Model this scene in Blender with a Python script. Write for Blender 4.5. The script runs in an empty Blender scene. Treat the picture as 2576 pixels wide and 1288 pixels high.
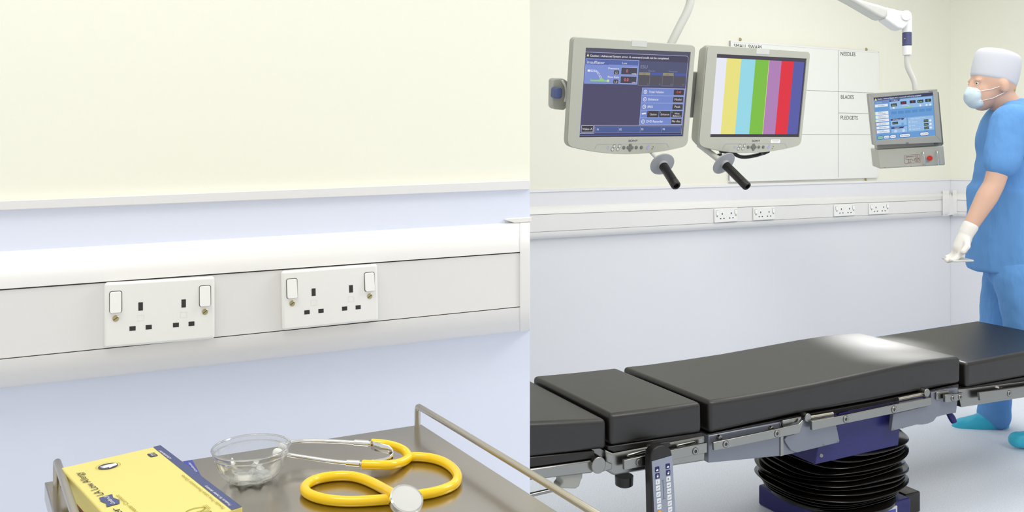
import bpy, bmesh, math, random
from mathutils import Vector, Matrix
random.seed(7)
SC = bpy.context.scene
COL = SC.collection
V = Vector
# ---------------------------------------------------------------- camera
F, HZ, CX, CZ = 2150.0, 365.0, 1288.0, 1.35
cam_d = bpy.data.cameras.new('camera'); cam = bpy.data.objects.new('camera', cam_d); COL.objects.link(cam)
cam.location = (0, 0, CZ); cam.rotation_euler = (math.pi/2, 0, 0)
cam_d.sensor_width = 36; cam_d.lens = 36*F/2576; cam_d.shift_y = (HZ-644)/2576; cam_d.clip_start = .02
SC.camera = cam
SC.view_settings.view_transform = 'Standard'; SC.view_settings.look = 'None'
SC.view_settings.gamma = 1; SC.view_settings.exposure = 0.0; SC.view_settings.use_curve_mapping = False
# ---------------------------------------------------------------- light
w = bpy.data.worlds.new('room_surroundings'); SC.world = w; w.use_nodes = True
w.node_tree.nodes['Background'].inputs[0].default_value = (1.0, .985, .955, 1)
w.node_tree.nodes['Background'].inputs[1].default_value = .80
def area(name, loc, size, power, target=None, col=(1, .985, .95), sy=None):
    l = bpy.data.lights.new(name, 'AREA'); l.shape = 'RECTANGLE'; l.size = size; l.size_y = sy or size
    l.energy = power; l.color = col
    o = bpy.data.objects.new(name, l); COL.objects.link(o); o.location = loc
    if target is not None:
        o.rotation_euler = (V(target)-V(loc)).to_track_quat('-Z', 'Y').to_euler()
    return o
area('unseen_ceiling_light', (-.6, .55, 2.84), 1.0, 14.5, (-.45, .9, .9), sy=.7)
area('unseen_ceiling_light', (.7, 2.2, 2.86), 1.5, 15, (.75, 2.5, 0))
area('unseen_ceiling_light', (2.6, 4.1, 2.86), 1.5, 29, (2.6, 4.15, 0))
area('unseen_ceiling_light', (.9, 3.7, 2.86), 1.5, 9, (.9, 3.75, 0))
area('unseen_ceiling_light', (2.3, 1.7, 2.86), 1.5, 68, (2.2, 2.6, 0))  # unseen light added to brighten the right floor, table top and person
sp = bpy.data.lights.new('operating_lamp_beam', 'SPOT'); sp.energy = 4500; sp.spot_size = math.radians(13); sp.spot_blend = .95; sp.shadow_soft_size = .12
spo = bpy.data.objects.new('operating_lamp_beam', sp); COL.objects.link(spo)

# ---------------------------------------------------------------- materials
def lin(c):
    r = []
    for x in c:
        x = x/255.0; r.append(x/12.92 if x <= .04045 else ((x+.055)/1.055)**2.4)
    return (*r, 1)
def mat(name, rgb, rough=.5, metal=0, bump=0, bscale=80, vary=0, vscale=3, coat=0, spec=.5, stretch=None, trans=0, ior=1.45, bdist=.002):
    m = bpy.data.materials.new(name); m.use_nodes = True; nt = m.node_tree; b = nt.nodes['Principled BSDF']
    b.inputs['Base Color'].default_value = lin(rgb); b.inputs['Roughness'].default_value = rough
    b.inputs['Metallic'].default_value = metal; b.inputs['Coat Weight'].default_value = coat
    b.inputs['Specular IOR Level'].default_value = spec; b.inputs['Transmission Weight'].default_value = trans
    b.inputs['IOR'].default_value = ior
    if bump or vary:
        tc = nt.nodes.new('ShaderNodeTexCoord'); src = tc.outputs['Object']
        if stretch:
            mp = nt.nodes.new('ShaderNodeMapping'); mp.inputs['Scale'].default_value = stretch
            nt.links.new(src, mp.inputs[0]); src = mp.outputs[0]
    if vary:
        n = nt.nodes.new('ShaderNodeTexNoise'); n.inputs['Scale'].default_value = vscale; n.inputs['Detail'].default_value = 4
        nt.links.new(src, n.inputs['Vector'])
        mx = nt.nodes.new('ShaderNodeMix'); mx.data_type = 'RGBA'
        c = lin(rgb); mx.inputs[6].default_value = tuple(max(0, x*(1-vary)) for x in c[:3])+(1,)
        mx.inputs[7].default_value = tuple(min(1, x*(1+vary)) for x in c[:3])+(1,)
        nt.links.new(n.outputs['Fac'], mx.inputs[0]); nt.links.new(mx.outputs[2], b.inputs['Base Color'])
    if bump:
        n2 = nt.nodes.new('ShaderNodeTexNoise'); n2.inputs['Scale'].default_value = bscale; n2.inputs['Detail'].default_value = 3
        nt.links.new(src, n2.inputs['Vector'])
        bp = nt.nodes.new('ShaderNodeBump'); bp.inputs['Strength'].default_value = bump; bp.inputs['Distance'].default_value = bdist
        nt.links.new(n2.outputs['Fac'], bp.inputs['Height']); nt.links.new(bp.outputs[0], b.inputs['Normal'])
    return m
_em = {}
def glow(rgb):
    k = tuple(rgb)
    if k not in _em:
        m = bpy.data.materials.new('screen_light_%02x%02x%02x' % k); m.use_nodes = True; b = m.node_tree.nodes['Principled BSDF']
        b.inputs['Base Color'].default_value = (.01, .01, .01, 1); b.inputs['Roughness'].default_value = .35
        b.inputs['Specular IOR Level'].default_value = .2
        b.inputs['Emission Color'].default_value = lin(rgb); b.inputs['Emission Strength'].default_value = .93
        _em[k] = m
    return _em[k]
M = dict(
    cream=mat('cream_wall_paint', (249, 249, 233), .6, bump=.05, bscale=300),
    creamb=mat('cream_wall_paint_theatre', (239, 238, 224), .6, bump=.05, bscale=300, vary=.01),
    lav=mat('lavender_wall_cladding', (231, 237, 253), .45, vary=.015, vscale=1.5),
    lavb=mat('grey_lavender_wall_cladding', (231, 232, 237), .4, vary=.01, vscale=1.5),
    trim=mat('white_capping_strip', (236, 236, 236), .4),
    upvc=mat('white_plastic_trunking', (236, 235, 233), .36),
    socket=mat('white_moulded_plastic', (246, 246, 243), .25, coat=.2),
    dark=mat('recess_shade', (70, 62, 56), .7),  # dark brown stands in for shade in grooves and switch gaps
    brass=mat('brass_screw_metal', (190, 180, 140), .35, metal=1),
    floor=mat('speckled_blue_vinyl', (222, 228, 253), .55, vary=.26, vscale=200, bump=.06, bscale=300),
    ceil=mat('white_ceiling', (245, 245, 242), .7),
    steel=mat('brushed_steel_tray', (186, 180, 170), .2, metal=1, vary=.02, vscale=6, bump=.02, bscale=40, stretch=(1, 40, 1)),
    steelp=mat('satin_steel', (146, 146, 142), .27, metal=1, vary=.03, vscale=9),
    tube=mat('satin_steel_tube', (196, 190, 176), .28, metal=1),
    chrome=mat('polished_chrome', (228, 228, 228), .08, metal=1),
    leather=mat('black_vinyl_upholstery', (22, 20, 17), .40, bump=.10, bscale=60, vary=.05, spec=.75),
    rubber=mat('black_rubber_bellows', (14, 11, 9), .15, spec=.5),
    black=mat('black_plastic', (28, 25, 24), .35),
    navy=mat('navy_blue_painted_metal', (36, 35, 96), .35, spec=.35),
    plate=mat('grey_painted_plate', (124, 128, 138), .38, metal=.55, vary=.04, vscale=8),
    mon=mat('warm_grey_monitor_plastic', (182, 183, 172), .45),
    monl=mat('light_grey_monitor_plastic', (206, 207, 203), .45),
    mond=mat('darker_grey_monitor_plastic', (160, 161, 156), .45),
    arm=mat('pale_grey_arm_paint', (208, 209, 203), .35),
    armg=mat('mid_grey_flange_paint', (164, 167, 172), .4),
    board=mat('white_board_enamel', (236, 238, 232), .3),
    line=mat('grey_board_line', (150, 152, 152), .6),
    ink=mat('dark_grey_print', (52, 52, 52), .6),
    yellow=mat('yellow_rubber_tube', (253, 208, 8), .22, coat=.4),
    card=mat('pale_yellow_card', (230, 216, 130), .55, vary=.02),
    cardb=mat('navy_card_print', (74, 84, 128), .5),
    cardc=mat('violet_blue_card_print', (66, 78, 168), .5),
    red=mat('red_plastic', (206, 42, 38), .35),
    redp=mat('dark_red_print', (120, 40, 44), .5),
    olive=mat('olive_print', (150, 140, 40), .6),
    white=mat('white_print', (240, 240, 240), .5),
    skin=mat('skin', (214, 174, 152), .5, vary=.04, vscale=12),
    scrub=mat('blue_scrubs_cotton', (98, 152, 212), .85, bump=.8, bscale=7, vary=.08, vscale=7, stretch=(2.2, 2.2, .6), bdist=.02),
    scrub2=mat('blue_scrubs_trouser_cotton', (98, 152, 212), .85, bump=.8, bscale=7, vary=.08, vscale=7, stretch=(2.2, 2.2, .6), bdist=.02),
    cap=mat('pale_grey_cap_cloth', (204, 206, 214), .85, bump=.1, bscale=30),
    mask=mat('pale_blue_mask_cloth', (208, 226, 234), .8),
    cover=mat('cyan_plastic_overshoe', (60, 188, 218), .4, bump=.4, bscale=50),
    glove=mat('white_latex', (232, 228, 222), .45),
    hair=mat('sandy_hair', (196, 172, 110), .7, bump=.4, bscale=120),
    bluec=mat('blue_grey_collar_plastic', (78, 82, 122), .4),
    knobb=mat('slate_blue_knob_plastic', (84, 96, 140), .4),
    panel=mat('blue_grey_keypad', (142, 149, 166), .4),
    key=mat('light_key', (222, 226, 230), .4),
    orange=mat('orange_key', (240, 160, 30), .4),
    purple=mat('lilac_print', (170, 166, 214), .4),
    lime=mat('lime_led', (200, 214, 90), .4),
    dgrey=mat('dark_grey_button', (112, 114, 110), .5),
    slate=mat('dark_slate_print', (66, 68, 86), .5),
    glass=mat('clear_glass', (255, 255, 255), .0, trans=1, ior=1.36),
)
def thin_glass():
    m = bpy.data.materials.new('thin_clear_glass'); m.use_nodes = True; nt = m.node_tree; nt.nodes.clear()
    o = nt.nodes.new('ShaderNodeOutputMaterial'); t = nt.nodes.new('ShaderNodeBsdfTransparent'); g = nt.nodes.new('ShaderNodeBsdfGlossy'); x = nt.nodes.new('ShaderNodeMixShader'); f = nt.nodes.new('ShaderNodeMapRange'); lw = nt.nodes.new('ShaderNodeLayerWeight'); pw = nt.nodes.new('ShaderNodeMath')
    t.inputs[0].default_value = (.93, .935, .93, 1); g.inputs['Roughness'].default_value = .03; g.inputs['Color'].default_value = (.95, .95, .95, 1); lw.inputs[0].default_value = .5; pw.operation = 'POWER'; pw.inputs[1].default_value = 2.6; nt.links.new(lw.outputs['Facing'], pw.inputs[0]); nt.links.new(pw.outputs[0], f.inputs[0]); f.inputs[3].default_value = .06; f.inputs[4].default_value = .9
    nt.links.new(f.outputs[0], x.inputs[0]); nt.links.new(t.outputs[0], x.inputs[1]); nt.links.new(g.outputs[0], x.inputs[2]); nt.links.new(x.outputs[0], o.inputs[0])
    return m
M['glass'] = thin_glass()
# ---------------------------------------------------------------- geometry helpers
class Frm:
    """A flat frame: origin, right, up; n points out towards the viewer's side."""
    def __init__(s, O, a, b):
        s.O = V(O); s.a = V(a).normalized(); b = V(b); s.b = (b-s.a*b.dot(s.a)).normalized(); s.n = s.a.cross(s.b)
    def p(s, x, y, h=0): return s.O+s.a*x+s.b*y+s.n*h
    def hit(s, px, py, h=0):
        C = V((0, 0, CZ)); d = V(((px-CX)/F, 1, (HZ-py)/F)); o = s.O+s.n*h
        t = (o-C).dot(s.n)/d.dot(s.n); q = C+d*t-s.O
        return (q.dot(s.a), q.dot(s.b))
    def w(s, px, py, h=0): x, y = s.hit(px, py, h); return s.p(x, y, h)
def P(px, py, Z): return V(((px-CX)/F*Z, Z, CZ+(HZ-py)/F*Z))
_tc = {}
def text_geo(t, bold=False):
    k = (t, bold)
    if k in _tc: return _tc[k]
    cu = bpy.data.curves.new('lettering', 'FONT'); cu.body = t; cu.size = 1; cu.resolution_u = 3
    if bold: cu.offset = .015
    o = bpy.data.objects.new('lettering', cu); COL.objects.link(o)
    dg = bpy.context.evaluated_depsgraph_get(); dg.update()
    me = o.evaluated_get(dg).to_mesh()
    vs = [(v.co.x, v.co.y) for v in me.vertices]; fs = [tuple(p.vertices) for p in me.polygons]
    o.evaluated_get(dg).to_mesh_clear(); bpy.data.objects.remove(o); bpy.data.curves.remove(cu)
    if vs:
        x0 = min(v[0] for v in vs); vs = [(a-x0, b) for a, b in vs]
    _tc[k] = (vs, fs, max([v[0] for v in vs] or [1])); return _tc[k]
def rr(x0, y0, x1, y1, r, n=5):
    out = []
    for cx, cy, a0 in ((x1-r, y0+r, -90), (x1-r, y1-r, 0), (x0+r, y1-r, 90), (x0+r, y0+r, 180)):
        for i in range(n+1):
            a = math.radians(a0+90*i/n); out.append((cx+r*math.cos(a), cy+r*math.sin(a)))
    return out
def circ(cx, cy, r, n=24, ry=None):
    ry = ry or r
    return [(cx+r*math.cos(2*math.pi*i/n), cy+ry*math.sin(2*math.pi*i/n)) for i in range(n)]
class MB:
    def __init__(s): s.v = []; s.f = []; s.m = []; s.mats = []
    def mi(s, m):
        if m not in s.mats: s.mats.append(m)
        return s.mats.index(m)
    def add(s, vs, fs, m):
        k = len(s.v); s.v += [V(v) for v in vs]; i = s.mi(m)
        for f in fs: s.f.append(tuple(a+k for a in f)); s.m.append(i)
        return s
    def prism(s, fr, pts, h0, h1, m):
        n = len(pts); vs = [fr.p(x, y, h0) for x, y in pts]+[fr.p(x, y, h1) for x, y in pts]
        fs = [tuple(range(n))[::-1], tuple(range(n, 2*n))]+[(i, (i+1) % n, n+(i+1) % n, n+i) for i in range(n)]
        return s.add(vs, fs, m)
    def pprism(s, fr, pxs, h0, h1, m):      # outline read in the plane of the front face
        return s.prism(fr, [fr.hit(x, y, h1) for x, y in pxs], h0, h1, m)
    def flat(s, fr, pts, h, m): return s.add([fr.p(x, y, h) for x, y in pts], [tuple(range(len(pts)))], m)
    def rect(s, fr, x0, y0, x1, y1, h, m): return s.flat(fr, [(x0, y0), (x1, y0), (x1, y1), (x0, y1)], h, m)
    def line(s, fr, pts, wd, h, m):
        for (x0, y0), (x1, y1) in zip(pts, pts[1:]):
            d = math.hypot(x1-x0, y1-y0) or 1; nx, ny = -(y1-y0)/d*wd/2, (x1-x0)/d*wd/2
            s.flat(fr, [(x0+nx, y0+ny), (x0-nx, y0-ny), (x1-nx, y1-ny), (x1+nx, y1+ny)], h, m)
        return s
    def ring(s, fr, cx, cy, r, wd, h, m, n=24, ry=None):
        ry = ry or r
        a = circ(cx, cy, r, n, ry); b = circ(cx, cy, r-wd, n, ry-wd)
        return s.add([fr.p(x, y, h) for x, y in a+b], [(i, (i+1) % n, n+(i+1) % n, n+i) for i in range(n)], m)
    def frame(s, fr, x0, y0, x1, y1, wd, h, m):
        s.rect(fr, x0, y0, x1, y0+wd, h, m); s.rect(fr, x0, y1-wd, x1, y1, h, m)
        s.rect(fr, x0, y0, x0+wd, y1, h, m); return s.rect(fr, x1-wd, y0, x1, y1, h, m)
    def text(s, fr, t, x, y, cap, m, width=None, h=.0005, bold=False, align='l', dirv=None, shear=0):
        vs, fs, wd = text_geo(t, bold); sy = cap/.7; sx = (width/wd) if width else sy
        dx = 0 if align == 'l' else (-wd*sx/2 if align == 'c' else -wd*sx)
        ca, sa = (1, 0) if dirv is None else dirv
        out = []
        for a, b in vs:
            u = a*sx+dx+shear*b*sy; q = b*sy; out.append(fr.p(x+u*ca-q*sa, y+u*sa+q*ca, h))
        return s.add(out, fs, m)
    def textpx(s, fr, t, p0, p1, cap, m, h=.0005, bold=False, shear=0):
        a = fr.hit(*p0, h); b = fr.hit(*p1, h); d = math.hypot(b[0]-a[0], b[1]-a[1])
        return s.text(fr, t, a[0], a[1], cap, m, width=d, h=h, bold=bold, dirv=((b[0]-a[0])/d, (b[1]-a[1])/d), shear=shear)
    def tube(s, pts, r, m, seg=14, smooth=0, caps=True, flat=None):
        pts = [V(p) for p in pts]; rs = list(r) if isinstance(r, (list, tuple)) else [r]*len(pts)
        for _ in range(smooth):
            q = [pts[0]]; qr = [rs[0]]
            for i in range(len(pts)-1):
                a, b = pts[i], pts[i+1]; q += [a*.75+b*.25, a*.25+b*.75]; qr += [rs[i]*.75+rs[i+1]*.25, rs[i]*.25+rs[i+1]*.75]
            q.append(pts[-1]); qr.append(rs[-1]); pts, rs = q, qr
        t0 = (pts[1]-pts[0]).normalized(); up = V((0, 0, 1)) if abs(t0.z) < .9 else V((1, 0, 0))
        nx = t0.cross(up).normalized(); rings = []; vs = []
        for i, p in enumerate(pts):
            t = ((pts[min(i+1, len(pts)-1)]-pts[max(i-1, 0)])).normalized()
            nx = (nx-t*nx.dot(t)).normalized(); ny = t.cross(nx)
            for k in range(seg):
                a = 2*math.pi*k/seg; e = flat if flat else 1
                vs.append(p+nx*math.cos(a)*rs[i]+ny*math.sin(a)*rs[i]*e)
        fs = []
        for i in range(len(pts)-1):
            for k in range(seg): fs.append((i*seg+k, i*seg+(k+1) % seg, (i+1)*seg+(k+1) % seg, (i+1)*seg+k))
        if caps: fs += [tuple(range(seg))[::-1], tuple(range((len(pts)-1)*seg, len(pts)*seg))]
        return s.add(vs, fs, m)
    def lathe(s, c, axis, prof, m, seg=32, ex=1, closed=True, xdir=None):
        ax = V(axis).normalized(); x = V(xdir) if xdir is not None else ax.orthogonal()
        x = (x-ax*x.dot(ax)).normalized(); y = ax.cross(x); vs = []; fs = []
        for r, z in prof:
            for k in range(seg):
                a = 2*math.pi*k/seg; vs.append(V(c)+ax*z+x*math.cos(a)*r*ex+y*math.sin(a)*r)
        for i in range(len(prof)-1):
            for k in range(seg): fs.append((i*seg+k, i*seg+(k+1) % seg, (i+1)*seg+(k+1) % seg, (i+1)*seg+k))
        if closed: fs += [tuple(range(seg))[::-1], tuple(range((len(prof)-1)*seg, len(prof)*seg))]
        return s.add(vs, fs, m)
    def cyl(s, a, b, r, m, seg=24): a = V(a); b = V(b); return s.lathe(a, b-a, [(r, 0), (r, (b-a).length)], m, seg)
    def box(s, fr, x0, y0, x1, y1, h0, h1, m): return s.prism(fr, [(x0, y0), (x1, y0), (x1, y1), (x0, y1)], h0, h1, m)
    def build(s, name, parent=None, bevel=0, seg=2, angle=35, label=None, recalc=True, extra=None):
        me = bpy.data.meshes.new(name); off = V((0, 0, 0)); q = parent
        if parent is not None: off = WP[parent.name]
        c = off
        if parent is None:
            c = sum(s.v, V((0, 0, 0)))/len(s.v); c = V((c.x, c.y, min(v.z for v in s.v)))
        me.from_pydata([v-c for v in s.v], [], s.f)
        for m in s.mats: me.materials.append(m)
        me.polygons.foreach_set('material_index', s.m)
        if recalc:
            bm = bmesh.new(); bm.from_mesh(me); bmesh.ops.recalc_face_normals(bm, faces=bm.faces); bm.to_mesh(me); bm.free()
        me.polygons.foreach_set('use_smooth', [True]*len(me.polygons)); me.set_sharp_from_angle(angle=math.radians(angle))
        o = bpy.data.objects.new(name, me); COL.objects.link(o); WP[o.name] = V(c)
        if parent is not None: o.parent = parent
        else: o.location = c
        if bevel:
            b = o.modifiers.new('edge', 'BEVEL'); b.width = bevel; b.segments = seg; b.limit_method = 'ANGLE'; b.angle_limit = math.radians(30)
            b.harden_normals = False
        if label: o['label'] = label
        return o
WP = {}
def root(name, loc, label, cat, group=None):
    o = bpy.data.objects.new(name, None); COL.objects.link(o); o.location = loc; o.empty_display_size = .05
    WP[o.name] = V(loc); return tag(o, label, cat, group)
def tag(o, label, cat, group=None):
    o['label'] = label; o['category'] = cat
    if group: o['group'] = group
    return o
def struct(o): o['kind'] = 'structure'; return o

# ---------------------------------------------------------------- wall frames (front plane of the trunking is the reference plane)
def wall_frame(colx, Z, xv):
    a = V((xv-CX, F, 0)).normalized(); return Frm(P(colx, HZ, Z), a, (0, 0, 1))
DL, DR = .055, .06
LW = wall_frame(0, 1.17, 6200)           # near wall on the left
BW = wall_frame(1827, 5.4, 5500)         # back wall of the theatre
cor = BW.w(2391, 450, -DR)
RWd = V((.64, -.77, 0)).normalized()
RW0 = Frm(cor, RWd, (0, 0, 1)); RW = Frm(cor+RW0.n*DR, RWd, (0, 0, 1))
def lz(fr, x, y, h): return fr.w(x, y, h)
def sweep(fr, c0, c1, prof, m, ext0=0.0, ext1=0.0, closed=True):
    """prof: (depth, y at column c0, y at column c1); straight run between the two columns"""
    A = []; B = []
    for h, y0, y1 in prof:
        a = fr.w(c0, y0, h); b = fr.w(c1, y1, h); d = b-a; A.append(a-d*ext0); B.append(b+d*ext1)
    n = len(prof); fs = [(i, (i+1) % n, n+(i+1) % n, n+i) for i in range(n if closed else n-1)]
    if closed: fs += [tuple(range(n))[::-1], tuple(range(n, 2*n))]
    return A+B, fs
def wall_mesh(name, fr, dep, c0, c1, cap0, cap1, mt, mb_, ext0, ext1, thick=.12, top=2.9):
    b = MB()
    A = fr.w(c0, 400, -dep); B = fr.w(c1, 400, -dep); d = B-A; A0 = A-d*ext0; B0 = B+d*ext1
    xa = (A0-fr.O).dot(fr.a); xb = (B0-fr.O).dot(fr.a); zo = fr.O.z
    b.box(fr, xa, -zo, xb, top-zo, -dep-thick, -dep, mt)
    # cladding sheet below the capping strip
    h = -dep+.004
    y0 = fr.hit(c0, cap0, h); y1 = fr.hit(c1, cap1, h); sl = (y1[1]-y0[1])/(y1[0]-y0[0])
    xa2 = xa; xb2 = y1[0] if ext1 == 0 else xb
    b.prism(fr, [(xa2, -zo), (xb2, -zo), (xb2, y0[1]+sl*(xb2-y0[0])), (xa2, y0[1]+sl*(xa2-y0[0]))], -dep-.001, h, mb_)
    return struct(b.build(name))
wall_mesh('wall_left', LW, DL, 0, 1333, 520, 467, M['cream'], M['lav'], .35, 0)
wall_mesh('wall_back', BW, DR, 1500, 2391, 475, 451.5, M['creamb'], M['lavb'], .7, 0)
wall_mesh('wall_right', RW, DR, 2391, 2576, 451.5, 452, M['creamb'], M['lavb'], 0, 9)
def cap_strip(name, fr, dep, c0, c1, t0, b0, t1, b1, e0, e1, m, th=.012):
    v, f = sweep(fr, c0, c1, [(-dep, t0, t1), (-dep+th, t0, t1), (-dep+th, b0, b1), (-dep, b0, b1)], m, e0, e1)
    return struct(MB().add(v, f, m).build(name, bevel=.001))
cap_strip('trim_1', LW, DL, 0, 1333, 505.6, 529, 453, 476, .35, 0, M['trim'])
cap_strip('trim_2', BW, DR, 1500, 2391, 471.5, 479.5, 449.5, 453.5, .7, 0, M['trim'], .01)
cap_strip('trim_3', RW, DR, 2391, 2576, 449.5, 453.5, 451, 456, 0, 9, M['trim'], .01)
bf = Frm((0, 0, 0), (1, 0, 0), (0, 1, 0))
struct(MB().box(bf, -3, -1.5, 9, 9.5, -.05, 0, M['floor']).build('floor'))
struct(MB().box(bf, -3, 0.0, 9, 9.5, 2.9, 2.95, M['ceil']).build('ceiling'))

# ---------------------------------------------------------------- trunking
def trunk(label, fr, D, c0, c1, T, G, L, B, e0, e1, sc=1.0, gp=1.0):
    """T, G, L, B: pixel rows (at c0, at c1) of top edge, upper groove, lower groove and bottom edge."""
    rt = root('dado_trunking', fr.w((c0+c1)/2, B[0], -D), label, 'trunking')
    def mix(a, b, t): return tuple(x*(1-t)+y*t for x, y in zip(a, b))
    up = [(-D+.004, *T), (-D+.010, *mix(T, G, .015)), (-D*.66, *mix(T, G, .10)), (-D*.40, *mix(T, G, .25)), (-D*.18, *mix(T, G, .48)), (-D*.05, *mix(T, G, .75)), (0, *mix(T, G, .985))]
    g = gp*1.6
    dn = [(0, L[0]+g, L[1]+g*.8), (-D*.02, *mix(L, B, .35)), (-D*.12, *mix(L, B, .66)), (-D*.32, *mix(L, B, .9)), (-D*.5, *B), (-D+.004, *mix(L, B, .96))]
    back = [(-D+.004, *mix(T, G, .6))]
    body = up+[(-.012, *mix(T, G, .985)), (-.012, L[0]+g, L[1]+g*.8)]+dn
    v, f = sweep(fr, c0, c1, body, None, e0, e1); MB().add(v, f, M['upvc']).build('trunking_body', rt, angle=50)
    cov = [(-.002, G[0]+g, G[1]+g*.8), (-.002, L[0]-g*.3, L[1]-g*.3), (-.010, L[0]-g*.3, L[1]-g*.3), (-.010, G[0]+g, G[1]+g*.8)]
    v, f = sweep(fr, c0, c1, cov, None, e0, e1); MB().add(v, f, M['upvc']).build('trunking_cover', rt, bevel=.0006)
    # groove shade put in as narrow dark strips
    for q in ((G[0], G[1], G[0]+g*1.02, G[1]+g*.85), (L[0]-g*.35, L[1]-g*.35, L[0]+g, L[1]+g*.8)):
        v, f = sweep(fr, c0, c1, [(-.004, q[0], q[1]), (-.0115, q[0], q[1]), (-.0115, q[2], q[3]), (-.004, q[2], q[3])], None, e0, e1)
        MB().add(v, f, M['dark']).build('cover_gap_shade', rt)
    return rt
tl = trunk('wide white curved wall trunking on the near left wall behind the steel trolley', LW, DL, 0, 1333, (632.6, 557.6), (729, 633), (903, 769), (977.7, 831), .35, 0)
tb = trunk('white wall trunking along the back theatre wall under the whiteboard', BW, DR, 1500, 2385, (514.5, 486), (534.5, 502), (576, 531), (593, 543), .7, 0, gp=.35)
tr_ = trunk('short white trunking run on the right wall behind the person in blue scrubs', RW, DR, 2398, 2576, (486, 490), (502.5, 509), (531.7, 541), (543.5, 554), 0, 2, gp=.35)
# couplers
def coupler(rt, fr, D, c0, c1, T, B, G, L, ex=.003, name='coupler'):
    def mix(a, b, t): return tuple(x*(1-t)+y*t for x, y in zip(a, b))
    p = [(-D+.004, T[0]-3*ex*300, T[1]-3*ex*300), (-D*.66+ex, *mix(T, G, .06)), (-D*.40+ex, *mix(T, G, .2)), (-D*.18+ex, *mix(T, G, .45)), (-D*.05+ex, *mix(T, G, .72)), (ex, *G), (ex, *L),
         (-D*.02+ex, *mix(L, B, .35)), (-D*.12+ex, *mix(L, B, .66)), (-D*.32+ex, *mix(L, B, .93)), (-D*.5+ex, B[0]+1, B[1]+1), (-D+.004, *B)]
    v, f = sweep(fr, c0, c1, p, None); MB().add(v, f, M['upvc']).build(name, rt, angle=50, bevel=.0008)
coupler(tl, LW, DL, 1308, 1333, (559, 557.6), (833.5, 831), (635, 633), (772, 769), ex=.0014)
MB().prism(LW, [LW.hit(x, y, -DL+.004) for x, y in ((1266, 552), (1275, 549), (1333, 546), (1333, 557), (1290, 560))], -DL+.003, -DL+.012, M['upvc']).build('corner_flange', tl, bevel=.001)
coupler(tb, BW, DR, 2371, 2388, (486.6, 486), (543.6, 543), (502.3, 502), (531.6, 531), ex=.008)
coupler(tr_, RW, DR, 2396, 2407, (486, 486.2), (543.5, 544), (502.5, 503), (531.7, 532.2), ex=.008)
# inside corner piece joins both runs
ic = MB(); cc = BW.w(2391, 515, -.03)
zt = BW.w(2391, 485, -DR).z; zb = BW.w(2391, 543, -.03).z
ic.add([cor.xy.to_3d()+V((0, 0, z)) for z in (zb, zt)]+[BW.w(2384, 500, .002).xy.to_3d()+V((0, 0, z)) for z in (zb+.012, zt-.03)]+[RW.w(2399, 500, .002).xy.to_3d()+V((0, 0, z)) for z in (zb+.012, zt-.03)],
       [(0, 2, 4), (1, 5, 3), (2, 3, 5, 4), (0, 1, 3, 2), (0, 4, 5, 1)], M['upvc'])
ic.build('inside_corner', tb)

# ---------------------------------------------------------------- double sockets
def local_root(name, fr, x, y, h, ang, label, cat, group):
    o = bpy.data.objects.new(name, None); COL.objects.link(o); tag(o, label, cat, group)
    a = fr.a*math.cos(ang)+fr.b*math.sin(ang); b = fr.b*math.cos(ang)-fr.a*math.sin(ang)
    m = Matrix((a, b, fr.n)).transposed().to_4x4(); m.translation = fr.p(x, y, h); o.matrix_world = m
    o.rotation_mode = 'XYZ'; WP[o.name] = V((0, 0, 0)); return o
def socket_parts(rt, detail=True):
    L = Frm((0, 0, 0), (1, 0, 0), (0, 1, 0)); W, H_, T = .146, .086, .0105
    b = MB(); b.prism(L, rr(-W/2, -H_/2, W/2, H_/2, .004), 0, T, M['socket']); pl = b.build('face_plate', rt, bevel=.0035, seg=3)
    pins = [(-.0265, 0), (.0305, 0)]
    for cx, _ in pins:
        for x0, y0, x1, y1 in ((cx-.003, .0035, cx+.003, .0145), (cx-.0145, -.0225, cx-.0065, -.0165), (cx+.0065, -.0225, cx+.0145, -.0165)):
            s_ = MB()
            s_.rect(L, x0, y0, x1, y1, T+.0002, M['ink']); s_.build('pin_hole', rt)
        e = MB(); e.frame(L, cx-.0045, -.0105, cx+.0045, -.0025, .0004, T+.0002, M['trim']); e.build('embossed_mark', rt)
    for cx, y0 in ((-.0585, 0), (.0595, 0)):
        r_ = MB(); r_.prism(L, rr(cx-.0082, .0028, cx+.0082, .0318, .003), T-.001, T+.0004, M['dark']); sw = r_.build('switch_gap_shade', rt)  # dark sheet painted as the shaded gap round the rocker
        k = MB(); pts = rr(cx-.0074, .0036, cx+.0074, .031, .0025); n = len(pts)
        vs = [(x, y, T) for x, y in pts]+[(x, y, T+.0012+.0042*max(0, (.031-y)/.0274)) for x, y in pts]
        k.add(vs, [tuple(range(n))[::-1], tuple(range(n, 2*n))]+[(i, (i+1) % n, n+(i+1) % n, n+i) for i in range(n)], M['socket']); k.build('rocker_switch', sw, bevel=.0006)
        c = MB(); c.lathe((cx, -.0045, T-.0005), (0, 0, 1), [(.0042, 0), (.0042, .0009), (.0034, .0016)], M['brass'], 20)
        c.line(L, [(cx-.0028, -.0065), (cx+.0028, -.0025)], .0008, T+.00125, M['ink']); c.build('screw', rt)
def quad_place(fr, q, h, label, group, scale_h=True):
    """q: TL TR BR BL pixels of the plate; the plate keeps its rectangular shape"""
    p = [V(fr.hit(x, y, h)) for x, y in q]; c = sum(p, V((0, 0)))/4
    mw = ((p[1]-p[0])+(p[2]-p[3]))/2; mh = ((p[0]-p[3])+(p[1]-p[2]))/2
    print('socket size', mw.length, mh.length)
    return c, math.atan2(mw.y, mw.x), mw.length/.146, abs(mh.y)/.086
SG = 'white double sockets with two rocker switches'
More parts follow.
